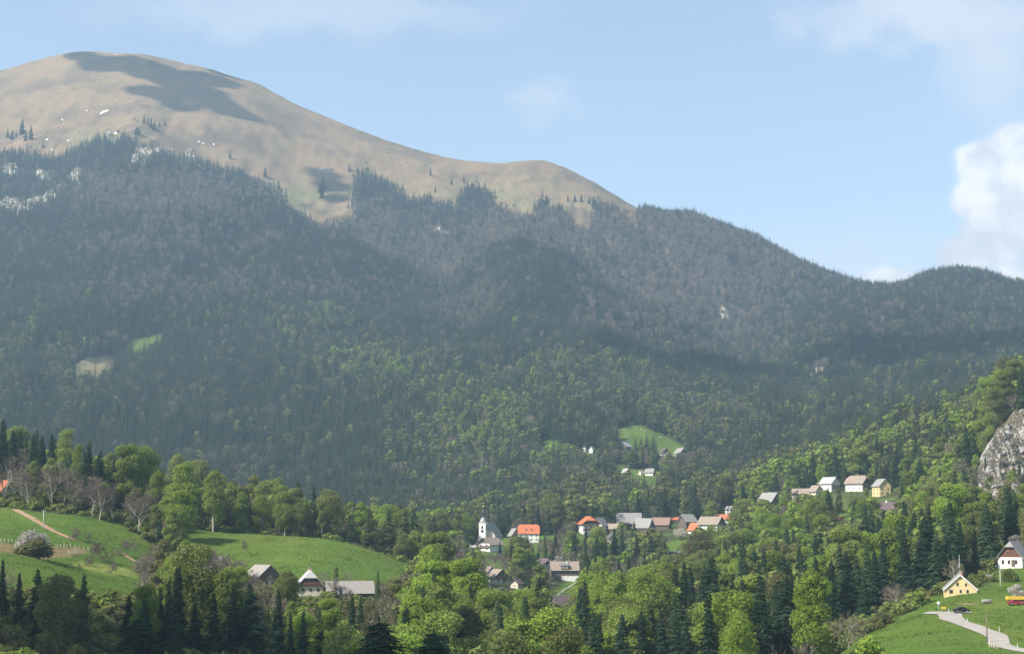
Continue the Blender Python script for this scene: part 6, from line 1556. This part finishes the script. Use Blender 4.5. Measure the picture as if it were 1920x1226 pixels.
# ------------------------------------------------------------------ vehicles and farm things
def car(loc, rz, paint, label):
    root = link('car', None, None, loc, (0, 0, rz), label=label, category='car')
    prof = [(-2.05, 0.35), (-2.08, 0.72), (-1.95, 0.92), (-1.35, 1.0), (-0.75, 1.42), (0.55, 1.45), (1.35, 1.02), (2.0, 0.86), (2.1, 0.6), (2.05, 0.33)]
    bm = bmesh.new()
    rows = []
    for y, k_ in ((-0.82, 0.97), (-0.72, 1.0), (0.72, 1.0), (0.82, 0.97)):
        rows.append([bm.verts.new((x * (1 if abs(y) < .8 else .985), y * (0.82 if z > 1.2 else 1.0), z * k_)) for x, z in prof])
    n = len(prof)
    for a_, b_ in zip(rows[:-1], rows[1:]):
        for i in range(n): bm.faces.new((a_[i], a_[(i + 1) % n], b_[(i + 1) % n], b_[i]))
    bm.faces.new(rows[0][::-1]); bm.faces.new(rows[-1])
    link('body', bm_mesh('body', bm, paint), root)
    for s in (-1, 1):
        bm = bmesh.new(); vs = [bm.verts.new((x, s * y, z)) for x, y, z in ((-1.15, .82, 1.0), (1.15, .82, 1.0), (0.5, .70, 1.37), (-0.7, .70, 1.35))]
        f_ = bm.faces.new(vs); bmesh.ops.solidify(bm, geom=[f_], thickness=0.03); link('side_window', bm_mesh('side_window', bm, M_GLASS), root)
        for x in (-1.3, 1.3):
            wl = link('wheel', lathe_mesh('tyre', M_RUBBER, [(0.2, -0.1), (0.31, -0.1), (0.33, 0), (0.31, 0.1), (0.2, 0.1)], 14), root, (x, s * 0.74, 0.33), (math.pi / 2, 0, 0))
            link('rim', lathe_mesh('rim', M_LEAD, [(0.05, -0.11), (0.2, -0.115), (0.2, 0.115), (0.05, 0.11)], 10), wl)
        link('headlight', box_mesh('headlight', M_WFRAME, 2.0, 2.09, s * 0.6 - 0.14, s * 0.6 + 0.14, 0.62, 0.76), root)
        link('tail_light', box_mesh('tail_light', M_REDPAINT, -2.11, -2.02, s * 0.62 - 0.12, s * 0.62 + 0.12, 0.66, 0.84), root)
    bm = bmesh.new(); f_ = bm.faces.new([bm.verts.new(v_) for v_ in ((1.30, -.62, 1.07), (1.30, .62, 1.07), (0.62, .55, 1.44), (0.62, -.55, 1.44))]); bmesh.ops.solidify(bm, geom=[f_], thickness=-0.03)
    link('windscreen', bm_mesh('windscreen', bm, M_GLASS), root)
    return root
p = ground_at(1804, 1149.5, 400, 520); car((p.x, p.y + 1.0, p.z + 0.2), math.radians(6), M_BLACKPAINT, 'black car on the lane at the top of the winding road')
p = ground_at(1875, 1063, 520, 590); car((p.x, p.y, p.z + 0.05), math.radians(170), M_BLACKPAINT, 'dark car parked left of the white gabled house')
p = ground_at(1904, 1134, 440, 520); car((p.x, p.y, p.z + 0.05), math.radians(4), M_REDPAINT, 'dark red car parked at the right edge of the meadow')
p = ground_on(1577, 1010); car((p.x, p.y, p.z + 0.05), math.radians(20), M_ORANGEPAINT, 'red car glimpsed between trees below the upper right houses')
p = ground_at(1577, 976, 900, 1150)
p = ground_at(1912, 1129, 440, 530)
tr = link('trailer', None, None, (p.x, p.y + 3.2, p.z), (0, 0, math.radians(3)), label='yellow farm trailer behind the dark red car at the right edge', category='trailer')
bm = bmesh.new(); bm_box(bm, -2.6, 2.6, -0.95, 0.95, 0.7, 0.82)
for y0, y1 in ((-0.95, -0.88), (0.88, 0.95)): bm_box(bm, -2.6, 2.6, y0, y1, 0.82, 1.5)
for x0, x1 in ((-2.6, -2.53), (2.53, 2.6)): bm_box(bm, x0, x1, -0.88, 0.88, 0.82, 1.5)
link('bed', bm_mesh('bed', bm, M_YELLOWPAINT), tr)
for x in (-1.2, 1.2):
    for s in (-1, 1): link('wheel', lathe_mesh('wheel', M_RUBBER, [(0.1, -0.12), (0.36, -0.12), (0.38, 0), (0.36, 0.12), (0.1, 0.12)], 12), tr, (x, s * 0.85, 0.38), (math.pi / 2, 0, 0))
link('drawbar', box_mesh('drawbar', M_METAL, 2.6, 3.8, -0.06, 0.06, 0.62, 0.74), tr)
p = ground_at(1850, 1131, 420, 520)
tk = link('water_tank', None, None, p, (0, 0, math.radians(5)), label='long pale grey tank lying on the right meadow', category='tank')
link('barrel', lathe_mesh('barrel', M_GREYROOF, [(0.35, -1.35), (0.5, -1.2), (0.52, 0), (0.5, 1.2), (0.35, 1.35)], 14), tk, (0, 0, 0.62), (0, math.pi / 2, 0))
for u_ in (-0.8, 0.8): link('cradle', box_mesh('cradle', M_POLE, u_ - 0.12, u_ + 0.12, -0.5, 0.5, -0.2, 0.3), tk)
sc_ = strip('bare_strip', [(1795, 1132, 420, 520), (1815, 1132.5, 420, 520), (1832, 1133, 420, 520)], [0.3, 0.7, 0.3], M_TRACK, 0.12, label='small reddish bare strip on the right meadow')

def cow_mesh():
    bm = bmesh.new()
    def ring(x, y, z, ry, rz, n=8): return [bm.verts.new((x, y + ry * math.cos(2 * math.pi * k_ / n), z + rz * math.sin(2 * math.pi * k_ / n))) for k_ in range(n)]
    R_ = [ring(-1.05, 0, 1.05, .1, .2), ring(-0.95, 0, 1.0, .3, .38), ring(-0.4, 0, .95, .38, .42), ring(0.3, 0, .95, .36, .42), ring(0.75, 0, 1.05, .26, .36), ring(1.05, 0, 1.0, .16, .2), ring(1.35, 0, .75, .12, .13), ring(1.55, 0, .5, .08, .08)]
    for a_, b_ in zip(R_[:-1], R_[1:]):
        for k_ in range(8): bm.faces.new((a_[k_], a_[(k_ + 1) % 8], b_[(k_ + 1) % 8], b_[k_]))
    bm.faces.new(R_[0][::-1]); bm.faces.new(R_[-1])
    for x, s in ((-0.8, .22), (-0.75, -.22), (0.62, .2), (0.66, -.2)):
        a_ = [bm.verts.new((x + dx, s + dy, 0.85)) for dx, dy in ((-.14, -.09), (.14, -.09), (.14, .09), (-.14, .09))]; b_ = [bm.verts.new((x + dx * .5, s + dy * .6, 0)) for dx, dy in ((-.14, -.09), (.14, -.09), (.14, .09), (-.14, .09))]
        for k_ in range(4): bm.faces.new((a_[k_], a_[(k_ + 1) % 4], b_[(k_ + 1) % 4], b_[k_]))
        bm.faces.new(b_)
    return bm_mesh('cow', bm, M_HIDE, True)
CM = cow_mesh()
for x, y, rz, lb in ((1185, 802, 0.3, 'pale animal grazing at the top of the upper meadow'), (1203, 806, 2.6, 'reddish animal grazing at the forest edge of the upper meadow'), (1211, 810, 0.5, 'pale animal grazing halfway down the upper meadow edge'), (1238, 821, 3.0, 'pale reddish animal grazing low on the upper meadow edge')):
    p = ground_at(x, y, 1780, 2080); link('cow', CM, None, p, (0, 0, rz), label=lb, category='cow')

# ------------------------------------------------------------------ fair-weather clouds above the frame, which throw the shadows seen on the land
def cloud(name, pts, alt, label):
    bm = bmesh.new()
    for (g0, r_) in pts:
        t_ = (alt - g0.z) / SUN.z; c = g0 + SUN * t_
        b2 = bmesh.new(); bmesh.ops.create_icosphere(b2, subdivisions=3, radius=1.0)
        for v_ in b2.verts:
            k_ = 1 + 0.30 * float(perlin(np.array([v_.co.x * 1.7 + c.x / 50]), np.array([v_.co.y * 1.7 + v_.co.z * 1.3]))[0])
            v_.co = Vector((v_.co.x * r_ * k_, v_.co.y * r_ * k_, v_.co.z * r_ * 0.5 * k_)) + c
        tmp = bpy.data.meshes.new('tmp'); b2.to_mesh(tmp); b2.free(); bm.from_mesh(tmp); bpy.data.meshes.remove(tmp)
    link(name, bm_mesh(name, bm, M_CLOUD, True), None, kind='stuff', label=label)
M_CLOUD = plain('cloud_white', (0.9, 0.9, 0.91), 1.0, 0.03, 0.01)
sumpt = [(150, 104, 45), (200, 120, 75), (250, 122, 80), (300, 138, 85), (345, 160, 80), (385, 185, 72), (420, 205, 58), (455, 216, 42), (290, 175, 60), (340, 200, 45), (400, 150, 55), (430, 138, 40)]
cloud('summit_cloud', [(ground_at(x, y, 3600, 4160), r_ * 0.9) for x, y, r_ in sumpt], 2300, 'cloud above the picture whose shadow lies on the summit')
cloud('hollow_cloud', [(ground_at(x, y, 3400, 4100), r_) for x, y, r_ in ((610, 330, 36), (625, 350, 38), (630, 372, 30))], 2100, 'small cloud above the picture shading the grassy hollow')
cloud('valley_cloud', [(ground_at(x, y, 2000, 2900), r_) for x, y, r_ in ((1240, 690, 70), (1300, 695, 80), (1370, 700, 70), (1560, 672, 70), (1640, 665, 90), (1730, 660, 100), (1830, 655, 110), (1920, 650, 110), (1700, 690, 60))], 2000, 'cloud above the picture shading the valley on the right')
near = [(ground_on(x, D), r_) for x, D, r_ in ((-60, 330, 55), (60, 395, 40), (120, 330, 50), (200, 420, 26), (280, 340, 50), (430, 405, 40), (400, 320, 50), (560, 410, 34), (640, 390, 24), (560, 300, 45), (300, 440, 24), (705, 262, 22), (820, 256, 22), (950, 262, 20), (1060, 262, 18), (480, 440, 18), (-100, 420, 30), (0, 440, 18))]
cloud('near_cloud', near, 1600, 'cloud above the picture shading the nearest trees')
